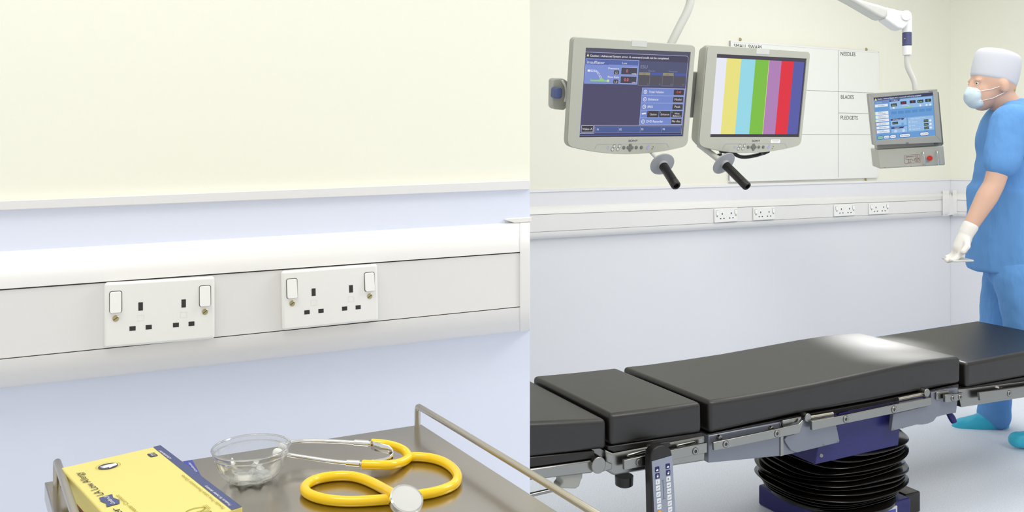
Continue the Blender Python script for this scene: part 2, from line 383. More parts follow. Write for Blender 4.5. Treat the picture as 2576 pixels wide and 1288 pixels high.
sdefs = [
 (LW, [(262, 711), (540, 696), (540, 851), (263, 877)], 'large white double socket on the near left wall above the glove box'),
 (LW, [(708, 683), (951, 663), (950, 807), (711, 831)], 'large white double socket on the near left wall above the stethoscope'),
 (BW, [(1797, 525), (1855.5, 522), (1855.5, 556), (1798, 561)], 'small double socket on the back wall trunking below the colour-bar monitor, leftmost of four'),
 (BW, [(1895, 522), (1949.5, 520), (1949.5, 551), (1896, 555)], 'small double socket on the back wall trunking, second from the left of four'),
 (BW, [(2098, 515), (2151, 513), (2151, 541.5), (2100, 545)], 'small double socket on the back wall trunking, third from the left of four'),
 (BW, [(2185, 511.5), (2236.5, 509.5), (2236.5, 537), (2188, 540)], 'small double socket on the back wall trunking under the emergency stop box, rightmost of four'),
]
sk0 = None
for fr, q, lab in sdefs:
    c, ang, sx, sy = quad_place(fr, q, .008, lab, SG)
    o = local_root('double_socket', fr, c.x, c.y, -.001, ang, lab, 'socket', SG)
    if sk0 is None:
        sk0 = o; socket_parts(o)
    else:
        for ch in list(sk0.children):
            d = ch.copy(); COL.objects.link(d); d.parent = o
            for g_ in list(ch.children):
                e_ = g_.copy(); COL.objects.link(e_); e_.parent = d
    s_ = (sx+sy)/2; o.scale = (sx, sy, s_)

# ---------------------------------------------------------------- whiteboard on the back wall
h1 = -DR+.018
bc = {k: BW.hit(*k_, h1) for k, k_ in dict(TL=(1838.6, 101.7), TR=(2211, 130), BR=(2209.5, 447), BL=(1836, 458)).items()}
wb = root('whiteboard', BW.w(2025, 452, h1), 'large white swab count board with printed headings hung on the back wall', 'board')
bp_ = MB().prism(BW, [bc['BL'], bc['BR'], bc['TR'], bc['TL']], -DR, h1-.002, M['board']).build('board_panel', wb)
fm = MB(); e = [bc['BL'], bc['BR'], bc['TR'], bc['TL']]
for i in range(4):
    a, b_ = V(e[i]), V(e[(i+1) % 4]); d = (b_-a).normalized(); n = V((-d.y, d.x))*.010
    fm.prism(BW, [tuple(a), tuple(b_), tuple(b_+n), tuple(a+n)], -DR, h1, M['trim'])
fm.build('board_frame', wb, bevel=.001)
ln = MB(); hh = h1-.0015
for p0, p1 in (((2109, 123), (2109, 446)), ((1838, 219.5), (2211, 234.5)), ((2109, 284), (2210, 286.5)), ((1838, 337), (2210, 339.5))):
    ln.line(BW, [BW.hit(*p0, hh), BW.hit(*p1, hh)], .003, hh, M['line'])
for t, p0, p1 in (('NEEDLES', (2115, 139.5), (2152, 141.5)), ('BLADES', (2115.5, 248), (2148, 249)), ('PLEDGETS', (2115, 300), (2158, 301.5)), ('SMALL SWABS', (1846.5, 120), (1917, 124.5))):
    ln.textpx(BW, t, p0, p1, .026, M['ink'], h=hh+.0003)
ln.build('printed_lettering', bp_, label='printed headings and thin ruled lines')
for x, y, s_ in ((1866, 99, 1), (2183.5, 124, 1), (2182, 452.5, -1), (1866, 462, -1)):
    cx_, cy_ = BW.hit(x, y, h1)
    cl = MB(); cl.box(BW, cx_-.006, cy_-.012, cx_+.006, cy_+.012, -DR, -DR+.004, M['brass']); cl.cyl(BW.p(cx_, cy_, -DR+.003), BW.p(cx_, cy_, -DR+.010), .008, M['brass'], 14); cl.build('mounting_clip', wb)

# ---------------------------------------------------------------- monitors
def pose(q, W):
    s = [(0, 0), (1, 0), (1, 1), (0, 1)]
    import numpy as np
    A = []; b = []
    for (u, v), (x, y) in zip(s, q):
        x = (x-CX)/F; y = (y-HZ)/F
        A.append([u, v, 1, 0, 0, 0, -u*x, -v*x]); b.append(x); A.append([0, 0, 0, u, v, 1, -u*y, -v*y]); b.append(y)
    h = np.append(np.linalg.solve(np.array(A), np.array(b)), 1).reshape(3, 3)
    w_ = lambda c: V((float(c[0]), float(c[2]), float(-c[1])))
    a, bb, c = w_(h[:, 0]), w_(h[:, 1]), w_(h[:, 2]); k = W/a.length
    O = c*k+V((0, 0, CZ)); Hh = (bb*k).length
    # share the small departure from a right angle between both axes
    an, bn = a.normalized(), -bb.normalized(); e = an.dot(bn)/2; a2 = (an-bn*e).normalized(); b2 = (bn-an*e).normalized()
    O = O-b2*Hh          # origin moves to the screen's bottom left corner
    return Frm(O, a2, b2), Hh
class Scr:
    """draws on a screen in 0..1 units, y measured down from the top"""
    def __init__(s, fr, W, H): s.fr, s.W, s.H, s.mb, s.l = fr, W, H, MB(), .0006
    def X(s, x, y): return (x*s.W, (1-y)*s.H)
    def rect(s, x0, y0, x1, y1, c, l=1): a = s.X(x0, y1); b = s.X(x1, y0); s.mb.rect(s.fr, *a, *b, s.l*l, glow(c))
    def fr_(s, x0, y0, x1, y1, c, wd=.003, l=3): a = s.X(x0, y1); b = s.X(x1, y0); s.mb.frame(s.fr, *a, *b, wd*s.W, s.l*l, glow(c))
    def t(s, t, x, y, cap, c, w=None, l=5, bold=False, align='l'):
        a = s.X(x, y); s.mb.text(s.fr, t, a[0], a[1], cap*s.H, glow(c), width=(w*s.W if w else None), h=s.l*l, bold=bold, align=align)
    def ln(s, pts, c, wd=.002, l=4): s.mb.line(s.fr, [s.X(*p) for p in pts], wd*s.W, s.l*l, glow(c))
    def poly(s, pts, c, l=4): s.mb.flat(s.fr, [s.X(*p) for p in pts], s.l*l, glow(c))
    def disc(s, x, y, r, c, l=4, ry=None): a = s.X(x, y); s.mb.flat(s.fr, circ(a[0], a[1], r*s.W, 18), s.l*l, glow(c))
    def pill(s, x0, y0, x1, y1, c, l=4, r=None): a = s.X(x0, y1); b = s.X(x1, y0); s.mb.flat(s.fr, rr(*a, *b, r*s.W if r else min(b[0]-a[0], b[1]-a[1])*.45, 4), s.l*l, glow(c))
    def ring(s, x, y, r, wd, c, l=5): a = s.X(x, y); s.mb.ring(s.fr, a[0], a[1], r*s.W, wd*s.W, s.l*l, glow(c), 18)
def flat_monitor(q, outer, bot, label, draw, W=.41, side=False, sticker=False, taper=.90, tsh=.008):
    fr, H = pose(q, W); hb = .012
    rt = root('surgical_monitor', fr.p(W/2, -.06, -.04), label, 'monitor', 'large grey surgical monitors on the twin ceiling arm')
    op = [fr.hit(x, y, hb) for x, y in outer]
    # smooth rounded outline with a bowed lower edge
    def rnd(pts, rads, n=5):
        out = []; k = len(pts)
        for i, p in enumerate(pts):
            p = V(p); a = V(pts[i-1]); c = V(pts[(i+1) % k]); r = rads[i]
            if r == 0: out.append(tuple(p)); continue
            p0 = p+(a-p).normalized()*r; p1 = p+(c-p).normalized()*r
            for j in range(n+1):
                t = j/n; out.append(tuple(p0*(1-t)**2+p*2*t*(1-t)+p1*t*t))
        return out
    TL, TR, BR, BL = op; B = fr.hit(*bot, hb)
    bow = []
    for j in range(1, 12):
        t = j/12; c2 = V(BR)*(1-t)**2+V((2*B[0]-(BR[0]+BL[0])/2, 2*B[1]-(BR[1]+BL[1])/2))*2*t*(1-t)+V(BL)*t*t; bow.append(tuple(c2))
    outl = rnd([TL, TR, BR]+bow+[BL], [.018, .018, .022]+[0]*11+[.022])
    wb_ = MB()
    n = len(outl); sc = [(x, y) for x, y in outl]
    # housing with a bevelled front lip, hollow at the screen
    inner = [(-.001, H+.001), (W+.001, H+.001), (W+.001, -.001), (-.001, -.001)]
    kk = len(outl); bx_, by0 = W/2, H/2-.02
    wb_.add([fr.p(x, y, hb-.004) for x, y in outl]+[fr.p(x, y, -.012) for x, y in outl]+[fr.p(bx_+(x-bx_)*taper+tsh, by0+(y-by0)*.94, -.05) for x, y in outl],
            [tuple(range(kk)), tuple(range(2*kk, 3*kk))[::-1]]+[(j*kk+i, j*kk+(i+1) % kk, (j+1)*kk+(i+1) % kk, (j+1)*kk+i) for j in range(2) for i in range(kk)], M['mon']); wb_.build('monitor_housing', rt, bevel=.004, seg=3, angle=30)
    # front bezel ring: four quads between outline and screen
    bz = MB(); nn = 48
    cx_, cy_ = W/2, H/2
    def ray(poly, ang):
        d = V((math.cos(ang), math.sin(ang))); best = None
        for i in range(len(poly)):
            a = V(poly[i])-V((cx_, cy_)); b_ = V(poly[(i+1) % len(poly)])-V((cx_, cy_)); e_ = b_-a
            den = d.x*e_.y-d.y*e_.x
            if abs(den) < 1e-12: continue
            t = (a.x*e_.y-a.y*e_.x)/den; u = (a.x*d.y-a.y*d.x)/den
            if t > 0 and -1e-6 <= u <= 1+1e-6: best = t if best is None else max(best, t)
        return (cx_+d.x*best, cy_+d.y*best)
    angs = sorted(set([math.atan2(y-cy_, x-cx_) for x, y in inner]+[math.atan2(y-cy_, x-cx_) for x, y in outl]))
    so = [(cx_+(x-cx_)*.992, cy_+(y-cy_)*.992) for x, y in outl]
    ro = [ray(so, a) for a in angs]; ri = [ray(inner, a) for a in angs]; k = len(angs)
    vs = [fr.p(x, y, hb-.004) for x, y in ro]+[fr.p(x, y, hb) for x, y in ro]+[fr.p(x, y, hb) for x, y in ri]+[fr.p(x, y, -.001) for x, y in ri]
    fs = []
    for j in range(3): fs += [(j*k+i, j*k+(i+1) % k, (j+1)*k+(i+1) % k, (j+1)*k+i) for i in range(k)]
    fs += [(3*k+i, 3*k+(i+1) % k, (i+1) % k, i) for i in range(k)]
    bz.add(vs, fs, M['mon']); bz.build('front_bezel', rt, bevel=.0015, angle=30)
    # raised housing fills the hole behind the bezel with the screen glass
    s_ = Scr(fr, W, H); s_.mb.box(fr, 0, 0, W, H, -.003, .0, M['black']); s_.l = .0004
    # the screen sits just above the housing front
    s_.fr = Frm(fr.p(0, 0, hb-.0035), fr.a, fr.b); s_.mb.box(fr, 0, 0, W, H, hb-.0045, hb-.0035, M['black'])
    draw(s_); s_.mb.build('screen', rt, recalc=False)
    # brand lettering and the control strip below the screen
    ct = MB(); hf = hb+.0006; yb = -.030
    ct.text(fr, 'SONY', W*.505, -.0165, .0062, M['slate'], width=.038, h=hf, align='c', bold=True); ct.build('maker_lettering', rt)
    cs = MB(); f2 = lambda x: W*x
    cs.line(fr, [(f2(.14), -.042), (f2(.165), -.0245), (f2(.84), -.0245), (f2(.87), -.042)], .0007, hf, M['mond'])
    by = -.0365
    cs.ring(fr, f2(.27), by, .0052, .0014, hf, M['purple'])
    for x in (.32, .37):
        d = V((.0055, .009)); cxx = f2(x)
        for sg in (-1, 1): cs.flat(fr, circ(cxx+d.x*sg*.6, by+d.y*sg*.6, .0062, 16), hf, M['dgrey']); cs.flat(fr, circ(cxx+d.x*sg*.6, by+d.y*sg*.6, .0046, 16), hf+.0003, M['monl'])
    for x in (.42, .54, .59): cs.lathe(fr.p(f2(x), by, hb-.001), fr.n, [(.0058, 0), (.0056, .003), (.004, .0036)], M['dgrey'], 18)
    cx0 = f2(.48)
    for dx, dy in ((-.008, 0), (.008, 0), (0, .0078), (0, -.0078), (0, 0)): cs.lathe(fr.p(cx0+dx, by+dy, hb-.001), fr.n, [(.0056, 0), (.0054, .003), (.004, .0036)], M['dgrey'], 16)
    cs.line(fr, [(f2(.645), by-.007), (f2(.665), by+.007)], .008, hf, M['purple'])
    cs.flat(fr, circ(f2(.712), by+.008, .0024, 12), hf, M['lime'])
    cs.flat(fr, circ(f2(.706), by+.001, .0016, 10), hf, M['ink']); cs.flat(fr, circ(f2(.698), by-.006, .0016, 10), hf, M['ink'])
    cs.build('control_buttons', rt, angle=40)
    tb_ = MB(); tx = (TL[0]+TR[0])/2+.01; tb_.box(fr, tx-.03, TL[1]-.022, tx+.03, TL[1]-.001, hb-.001, hb+.0012, M['monl']); tb_.build('top_lamp_window', rt, bevel=.0008)
    if sticker:
        st = MB(); x, y = fr.hit(1951, 355.5, hf)
        st.prism(fr, rr(x-.022, y-.0065, x+.022, y+.0065, .003), hb, hf, M['white']); st.rect(fr, x-.017, y+.001, x+.017, y+.0022, hf+.0003, M['mond']); st.rect(fr, x-.013, y-.003, x+.013, y-.0018, hf+.0003, M['mond']); st.build('white_sticker', rt)
    return rt, fr, W, H
def scr1(s):
    W_ = (232, 232, 240)
    s.rect(0, 0, 1, 1, (78, 74, 106), .5); s.rect(0, 0, 1, .045, (84, 84, 106)); s.rect(0, .05, 1, .115, (70, 68, 92))
    s.ln([(0, .045), (.97, .045), (.985, .06), (.985, .975)], (170, 176, 214), .004); s.ln([(0, .09), (0, .98), (1, .98)], (92, 108, 190), .006)
    s.poly([(.012, .092), (.022, .058), (.034, .092)], (226, 220, 140))
    s.t('Caution : Advanced System error. A command could not be completed.', .042, .093, .022, W_, w=.75, bold=True)
    s.rect(.008, .115, .505, .395, (128, 146, 212)); s.rect(.014, .122, .498, .18, (88, 104, 168), 2); s.fr_(.008, .115, .505, .395, (150, 166, 226), .004)
    s.poly([(.20, .195), (.222, .175), (.498, .175), (.498, .195)], (128, 146, 212), 3)
    s.t('Insufflator', .022, .172, .034, W_, w=.158); s.t('Low', .345, .165, .024, (230, 236, 200), w=.045)
    s.t('Pressure', .218, .227, .021, W_, w=.10, bold=True); s.t('Flow Rate', .218, .325, .021, W_, w=.105, bold=True)
    for (y, v) in ((.235, '12'), (.338, '1.0')):
        s.rect(.272, y, .322, y+.052, (58, 56, 66), 3); s.fr_(.272, y, .322, y+.052, (170, 178, 210), .002, 4); s.t(v, .297, y+.042, .026, W_, align='c')
    for (y, v, u) in ((.20, '0', 'mmHg'), (.30, '0.0', 'L/min')):
        s.rect(.338, y, .494, y+.085, (70, 70, 88), 3); s.fr_(.338, y, .494, y+.085, (190, 200, 236), .0025, 4)
        s.t(v, .395, y+.058, .034, (238, 120, 120), bold=True, align='c'); s.t(u, .485, y+.078, .016, W_, align='r', bold=True)
    # patient pictogram
    s.ln([(.03, .25), (.055, .25)], (240, 240, 250), .016)
    for x0, y0, x1, y1 in ((.06, .25, .085, .25), (.09, .25, .115, .252), (.118, .26, .135, .29), (.14, .30, .158, .33)): s.ln([(x0, y0), (x1, y1)], W_, .015, 4); s.ln([(x0+.003, y0), (x1-.003, y1)], (128, 146, 212), .008, 5)
    s.poly([(.062, .36), (.065, .335), (.07, .352), (.14, .35), (.155, .33), (.175, .335), (.19, .352), (.215, .352), (.215, .368), (.065, .368)], (148, 206, 130))
    s.disc(.224, .358, .011, (206, 222, 160))
    s.rect(.51, .125, .985, .41, (82, 86, 118)); s.t('ESU', .522, .205, .036, (150, 154, 178), w=.065)
    s.t('Bipolar', .60, .24, .018, (132, 138, 178), w=.07); s.t('Monopolar', .80, .24, .018, (132, 138, 178), w=.09)
    for i, x in enumerate((.512, .63, .745, .865)):
        tan = i % 2 == 0
        s.rect(x, .252, x+.108, .395, (84, 82, 92), 2); s.rect(x, .252, x+.108, .283, (146, 142, 118) if tan else (78, 92, 168), 3)
        if tan: s.fr_(x, .252, x+.108, .405, (146, 142, 118), .002, 4); s.t('Cut', x+.05, .277, .018, (90, 88, 76), align='c')
        s.t('W', x+.098, .392, .014, (150, 150, 160), align='r')
    s.rect(.555, .43, .985, .865, (116, 138, 206)); s.fr_(.555, .43, .985, .865, (176, 188, 232), .003)
    rows = ['Total Volume', 'Enhance', 'IRIS', None, 'DVD Recorder']; vals = ['0.0', 'Mode1', 'Peak', None, 'No disc']
    for i in range(5):
        y = .433+i*.0866
        if i: s.ln([(.555, y), (.985, y)], (182, 194, 236), .0025)
        if rows[i]:
            s.ring(.588, y+.044, .017, .005, W_); s.disc(.588, y+.044, .005, W_, 5)
            s.t(rows[i], .622, y+.055, .026, W_, w={0: .145, 1: .10, 2: .05, 4: .165}[i], bold=True)
            s.rect(.867, y+.007, .975, y+.078, (62, 58, 62), 3); s.fr_(.867, y+.007, .975, y+.078, (172, 184, 230), .002, 4)
            s.t(vals[i], .92, y+.053, .027, (238, 120, 120) if i == 0 else W_, align='c', w={0: .045, 1: .075, 2: .06, 4: .085}[i])
        else:
            s.ln([(.57, y+.04), (.61, y+.034)], W_, .012, 5)
            for j, t in enumerate(('Option', 'Enhance', 'White\nBalance')):
                x = .625+j*.118; s.rect(x, y+.006, x+.112, y+.08, (62, 58, 62), 3); s.t(str(j+1), x+.006, y+.026, .014, W_)
                if '\n' in t:
                    s.t('White', x+.06, y+.045, .02, W_, align='c'); s.t('Balance', x+.06, y+.072, .02, W_, align='c', w=.08)
                else: s.t(t, x+.058, y+.056, .022, W_, align='c', w=.068 if j == 0 else .085)
    s.rect(.01, .868, .122, .945, (58, 56, 66), 2); s.fr_(.01, .868, .122, .945, (226, 228, 240), .003, 4); s.t('Video A', .066, .92, .026, W_, w=.092, align='c')
    s.ln([(0, .958), (.13, .958), (.13, .868), (.985, .868)], (200, 206, 236), .003)
    s.rect(.138, .882, .975, .955, (76, 94, 150), 2); s.fr_(.138, .882, .975, .955, (150, 164, 212), .002, 3)
    for j in range(4):
        s.t('F%d' % (j+1), .155+j*.212, .925, .022, W_, bold=True)
        if j: s.ln([(.143+j*.212, .882), (.143+j*.212, .955)], (150, 164, 212), .002)
    s.rect(0, .965, 1, 1, (58, 56, 72), 1)
def scr2(s):
    s.rect(0, 0, 1, .042, (70, 66, 80)); s.rect(0, .965, 1, 1, (62, 58, 66))
    xs = [0, .112, .268, .425, .575, .72, .862, .986]; cs = [(236, 238, 250), (238, 230, 130), (152, 220, 236), (126, 194, 66), (178, 130, 186), (228, 44, 62), (88, 92, 168)]
    for i, c in enumerate(cs): s.rect(xs[i], .042, xs[i+1], .965, c)
    s.rect(.986, .042, 1, .965, (58, 56, 84)); s.ln([(.575, .042), (.575, .965)], (240, 236, 150), .004)
mon1, mf1, mW, mH1 = flat_monitor([(1470, 120), (1731.5, 134), (1714, 344), (1455.6, 343.7)], [(1442, 92.6), (1751, 113.8), (1730.5, 368), (1426, 368)], (1582, 389),
    'grey surgical monitor on the left showing a blue caution screen', scr1)
mon2, mf2, mW, mH2 = flat_monitor([(1799, 136), (2023, 147), (2004, 343), (1781.5, 343.7)], [(1780, 113), (2039.5, 130), (2015.6, 366), (1757, 367)], (1883, 386),
    'grey surgical monitor showing vertical colour bars in front of the whiteboard', scr2, sticker=True, taper=.95, tsh=0)
# sterile handles under the monitors
def handle(parent, c, D, stem0, rad, Lg):
    D = V(D).normalized(); h = MB()
    h.lathe(c, D, [(.008, -.004), (rad*.97, -.003), (rad, .0), (rad*.97, .002), (.018, .004), (.016, .012)], M['armg'], 40); fl = h.build('sterile_handle', parent, angle=30)
    g = MB(); g.lathe(c+D*.008, D, [(.014, 0), (.0155, .004), (.0155, Lg*.78), (.0145, Lg*.785), (.0145, Lg*.80), (.016, Lg*.81), (.016, Lg*.97), (.014, Lg), (.009, Lg), (.008, Lg-.01)], M['black'], 28); g.build('handle_grip', fl, label='black cylindrical grip')
    s_ = MB(); s_.tube([stem0, c], stem0r, M['arm']); s_.build('handle_stem', parent)
Zh = mf1.p(mW*.6, -.03).y
stem0r = .006; h1c = P(1666, 413, Zh-.02); handle(mon1, h1c, (.23, -.80, -.56), mf1.p(mW*.70, -.045, -.02), .043, .115)
Zh2 = mf2.p(mW*.2, -.03).y
stem0r = .011; h2c = P(1821, 411, Zh2-.02); handle(mon2, h2c, (.44, -.68, -.59), mf2.p(mW*.02, -.035, -.06), .046, .125)
cb = MB()
cb.tube([mf2.w(1770, 372, -.06), mf2.w(1785, 386, -.08), mf2.w(1800, 392, -.08), mf2.w(1815, 388, -.06)], .005, M['black'], smooth=2)
cb.tube([mf2.w(1835, 374, -.06), mf2.w(1848, 388, -.05), mf2.w(1865, 396, -.05), mf2.w(1895, 393, -.05), mf2.w(1925, 384, -.05)], .007, M['black'], smooth=2)
cb.tube([mf2.w(1810, 380, -.05), mf2.w(1830, 383, -.04), mf2.w(1850, 382, -.05)], .006, M['black'], smooth=1)
cb.build('black_cables', mon2)
cq = MB(); cq.pprism(mf2, [(1917, 383), (1938, 379), (1936, 384), (1922, 390)], -.04, -.02, M['black']); cq.build('cable_plug', mon2)
# twin arm
ta = root('twin_monitor_arm', mf1.w(1691, 60, -.12), 'pale grey curved ceiling arm with yoke carrying the two large monitors', 'arm')
yk = MB(); hk = -.085
za = mf1.w(1691, 105, -.10).y
pp = [P(1739.5, -420, za+.02), P(1739.5, -200, za+.02), P(1739.5, -20, za), P(1737, 8, za), P(1727, 34, za), P(1712, 62, za), P(1691, 104, za), P(1672, 142, za), P(1664, 180, za)]
yk.tube(pp, .0135*za/2.72*1.0, M['arm'], 18, smooth=2); yk.build('curved_pipe', ta)
yb = MB()
x0, y0 = mf1.hit(1700, 238, hk)
A = mf1.w(1425, 238, -.078); B = mf2.w(1790, 240, -.078)
yb.tube([A, B], .016, M['mond'], 14); yb.tube([P(1664, 178, za), (A+B)/2+V((.03, 0, .0))], .016, M['mond'], 14); yb.build('yoke_bar', ta)
MB().pprism(mf1, [(1738, 181), (1772, 181), (1768, 296), (1736, 296)], -.078, -.056, M['mond']).build('middle_plate', ta, bevel=.003)
MB().cyl(mf1.w(1762, 238, -.058), mf1.w(1762, 238, -.05), .019, M['arm'], 28).build('hinge_disc', ta, bevel=.001)
lb = MB(); lb.pprism(mf1, [(1390, 202), (1396, 198), (1419, 198), (1430, 206), (1432, 262), (1420, 277), (1394, 275), (1389, 268)], -.085, -.055, M['mon']); lb.build('side_bracket', ta, bevel=.004, seg=3)
lb = MB(); lb.tube([mf1.w(1414, 202, -.052), mf1.w(1423, 218, -.048), mf1.w(1425, 238, -.046), mf1.w(1421, 256, -.048)], .004, M['trim'], smooth=2); lb.build('bracket_lip', ta)
kb = MB(); kb.prism(mf1, rr(*mf1.hit(1393.5, 248, -.03), *mf1.hit(1416, 221, -.03), .008), -.056, -.03, M['knobb']); kb.build('tilt_knob', ta, bevel=.003, seg=3)

# ---------------------------------------------------------------- touch screen pendant
def scr3(s):
    bl = (104, 158, 216); lb_ = (150, 190, 232); W_ = (232, 238, 246); dk = (44, 44, 62)
    s.rect(0, 0, 1, 1, bl, .5); s.rect(0, 0, 1, .075, (54, 56, 92)); s.poly([(.01, .07), (.035, .015), (.058, .07)], (232, 226, 130))
    s.t('Caution : Advanced System error. A command could not be completed.', .065, .058, .034, W_, w=.74, bold=True)
    s.rect(.02, .085, .245, .145, (118, 138, 196)); s.t('Operate', .035, .135, .035, (150, 220, 150), w=.10)
    def btn(y, t1, t2=None, h=.062): s.rect(.015, y, .235, y+h, W_, 2); s.t(t1, .06, y+.03 if t2 else y+.043, .022 if t2 else .026, (64, 74, 104), w=.08 if t2 else .12); t2 and s.t(t2, .06, y+.055, .022, (64, 74, 104), w=.125)
    btn(.165, 'GUI Insufflator'); btn(.335, 'Camera 1', 'Image Settings', .075); btn(.42, 'Camera 1', 'Output Settings', .075); btn(.51, 'Light Source 1'); btn(.595, 'DVD Recorder'); btn(.68, 'OR Table'); btn(.765, 'Image', 'Select / Capture', .075)
    for y, c in ((.335, (150, 214, 130)), (.42, (150, 214, 130)), (.51, (150, 214, 130)), (.595, (196, 90, 100)), (.765, (196, 90, 100))): s.rect(.003, y, .015, y+.065, c, 2)
    s.rect(.262, .09, .985, .305, lb_); s.poly([(.262, .09), (.45, .09), (.425, .13), (.262, .13)], (58, 62, 112), 3); s.t('Insufflator', .30, .123, .03, W_, w=.11)
    for x, y, t, c in ((.285, .175, 'Stop', (170, 220, 140)), (.45, .145, '0.0', (226, 60, 66)), (.605, .14, '0', (226, 60, 66)), (.735, .145, 'Low', (170, 220, 140)), (.865, .14, '12', (170, 220, 140))):
        s.rect(x, y, x+.10, y+.068, dk, 3); s.t(t, x+.05, y+.052, .036, c, align='c')
    for x in (.33, .78, .885, .945): s.disc(x, .275, .018, W_, 3)
    s.ln([(.47, .235), (.55, .235), (.60, .275)], W_, .006); s.poly([(.52, .29), (.56, .28), (.60, .265), (.65, .285), (.65, .30), (.52, .30)], (150, 206, 110))
    for i in range(6): s.rect(.28+i*.118, .36-.01*i*0, .28+i*.118+.095, .425, (88, 142, 202))
    s.rect(.265, .53, .535, .695, lb_); s.poly([(.265, .53), (.50, .53), (.475, .57), (.265, .57)], (58, 62, 112), 3); s.t('DVD Recorder', .30, .563, .028, W_, w=.15); s.rect(.29, .605, .385, .66, dk, 3); s.t('No disc', .337, .643, .024, (170, 220, 140), align='c', w=.075)
    s.disc(.46, .665, .024, (110, 166, 222), 3)
    s.rect(.265, .725, .535, .86, lb_); s.poly([(.265, .725), (.49, .725), (.465, .765), (.265, .765)], (58, 62, 112), 3); s.t('Capture', .32, .757, .028, W_, w=.08)
    for x in (.335, .47): s.disc(x, .82, .026, (196, 216, 240), 3)
    s.rect(.55, .53, .985, .86, lb_); s.t('Camera / Recorder Control', .60, .575, .026, W_, w=.24)
    for i, (t, v) in enumerate((('Enhance', 'Mode1'), ('Iris', 'Peak'), ('Light Source', 'Ready'))):
        y = .61+i*.083; s.ln([(.55, y-.01), (.985, y-.01)], (176, 206, 238), .003); s.t(t, .62, y+.045, .028, W_, w=(.09, .05, .13)[i]); s.rect(.82, y, .895, y+.062, dk, 3); s.t(v, .857, y+.043, .026, (170, 220, 140), align='c', w=.055); s.disc(.93, y+.03, .02, W_, 3)
        s.ring(.582, y+.03, .014, .004, W_)
    for x0, x1, c, t in ((.02, .115, (150, 206, 180), 'Operate'), (.125, .225, W_, 'Setup'), (.235, .335, W_, 'Service'), (.40, .575, W_, 'Advanced System'), (.745, .885, W_, 'Automatic Settings')):
        s.pill(x0-.006, .895, x1+.006, .985, (50, 84, 150), 2); s.pill(x0, .905, x1, .975, c, 4); s.t(t, (x0+x1)/2, .953, .026, (64, 74, 104), w=(x1-x0)*.78, align='c')
tf, tH = pose([(2197, 246), (2346, 236.6), (2356.6, 344.6), (2208, 353)], .27); tW = .27
tm = root('touch_screen_monitor', tf.p(tW/2, -.04, -.03), 'small grey touch screen monitor with light blue menu on the hanging pendant', 'monitor')
ho = .006
hs = MB(); oc = [tf.hit(x, y, ho) for x, y in ((2184, 235.5), (2358, 224), (2369.8, 358.6), (2197.3, 365.2))]
hs.prism(tf, [oc[3], oc[2], oc[1], oc[0]], -.03, 0, M['mond']); hs.build('monitor_housing', tm, bevel=.005, seg=3)
bz = MB(); ins = [(0, H_) if False else None for H_ in ()]
inn = [(0, tH), (tW, tH), (tW, 0), (0, 0)]
for i in range(4):
    j = (i+1) % 4; bz.prism(tf, [oc[i], oc[j], inn[j], inn[i]], 0, ho, M['mond'])
bz.build('front_bezel', tm, bevel=.0012)
ss = Scr(Frm(tf.p(0, 0, .0015), tf.a, tf.b), tW, tH); ss.l = .0004; ss.mb.box(tf, 0, 0, tW, tH, 0, .0014, M['black']); scr3(ss); ss.mb.build('screen', tm, recalc=False)
lg = MB(); lg.textpx(tf, 'elo', (2279, 361), (2286, 360.6), .006, M['ink'], h=ho+.0005, bold=True); lg.textpx(tf, 'touch', (2336, 231.5), (2346, 230.8), .006, M['ink'], h=ho+.0005, bold=True); lg.build('maker_lettering', tm)
rb = MB(); rb.pprism(tf, [(2206, 360), (2373, 350), (2372, 366), (2207, 376)], -.08, -.032, M['mond']); rb.pprism(tf, [(2345, 232), (2362, 231), (2374, 364), (2350, 364)], -.07, -.03, M['dgrey']); rb.build('rear_housing', tm, bevel=.003)
eb = root('emergency_stop_box', tf.w(2292, 420, -.03), 'grey control box with red emergency stop button below the small touch screen', 'control box')
hb2 = -.02
MB().pprism(tf, [(2207, 377), (2374, 366.5), (2378.3, 415.5), (2212, 424.7)], -.14, hb2, M['mon']).build('box_body', eb, bevel=.006, seg=3)
sg = MB(); q = [tf.hit(x, y, hb2+.0006) for x, y in ((2273.5, 391), (2314, 387.5), (2315.5, 409.5), (2275, 412.3))]
sx0, sy0, sx1, sy1 = q[3][0], q[3][1], q[1][0], q[1][1]
ro_ = rr(sx0, sy0, sx1, sy1, .006, 4); cxs, cys = (sx0+sx1)/2, (sy0+sy1)/2
ri_ = rr(sx0+.0012, sy0+.0012, sx1-.0012, sy1-.0012, .005, 4); n = len(ro_)
sg.add([tf.p(x, y, hb2+.0006) for x, y in ro_+ri_], [(i, (i+1) % n, n+(i+1) % n, n+i) for i in range(n)], M['redp'])
wS, hS = sx1-sx0, sy1-sy0
sg.text(tf, 'EMERGENCY STOP', cxs, sy1-hS*.26, hS*.11, M['redp'], width=wS*.78, h=hb2+.0006, align='c', bold=True)
U = lambda x, y: (sx0+wS*x, sy0+hS*y)
sg.line(tf, [U(.06, .62), (U(.2, .48)), U(.45, .48), U(.58, .28)], .0014, hb2+.0006, M['ink']); sg.line(tf, [U(.28, .48), U(.28, .16)], .0014, hb2+.0006, M['redp']); sg.line(tf, [U(.38, .48), U(.38, .16)], .0014, hb2+.0006, M['redp']); sg.line(tf, [U(.22, .14), U(.45, .14)], .0014, hb2+.0006, M['redp'])
sg.ring(tf, *U(.79, .37), hS*.27, .0014, hb2+.0006, M['redp']); sg.line(tf, [U(.68, .5), U(.90, .5), U(.79, .18), U(.68, .5)], .0013, hb2+.0006, M['redp']); sg.line(tf, [U(.79, .5), U(.79, .3)], .0016, hb2+.0006, M['redp'])
sg.build('warning_plate', eb)
bx, by_ = tf.hit(2339, 397.7, hb2+.015)
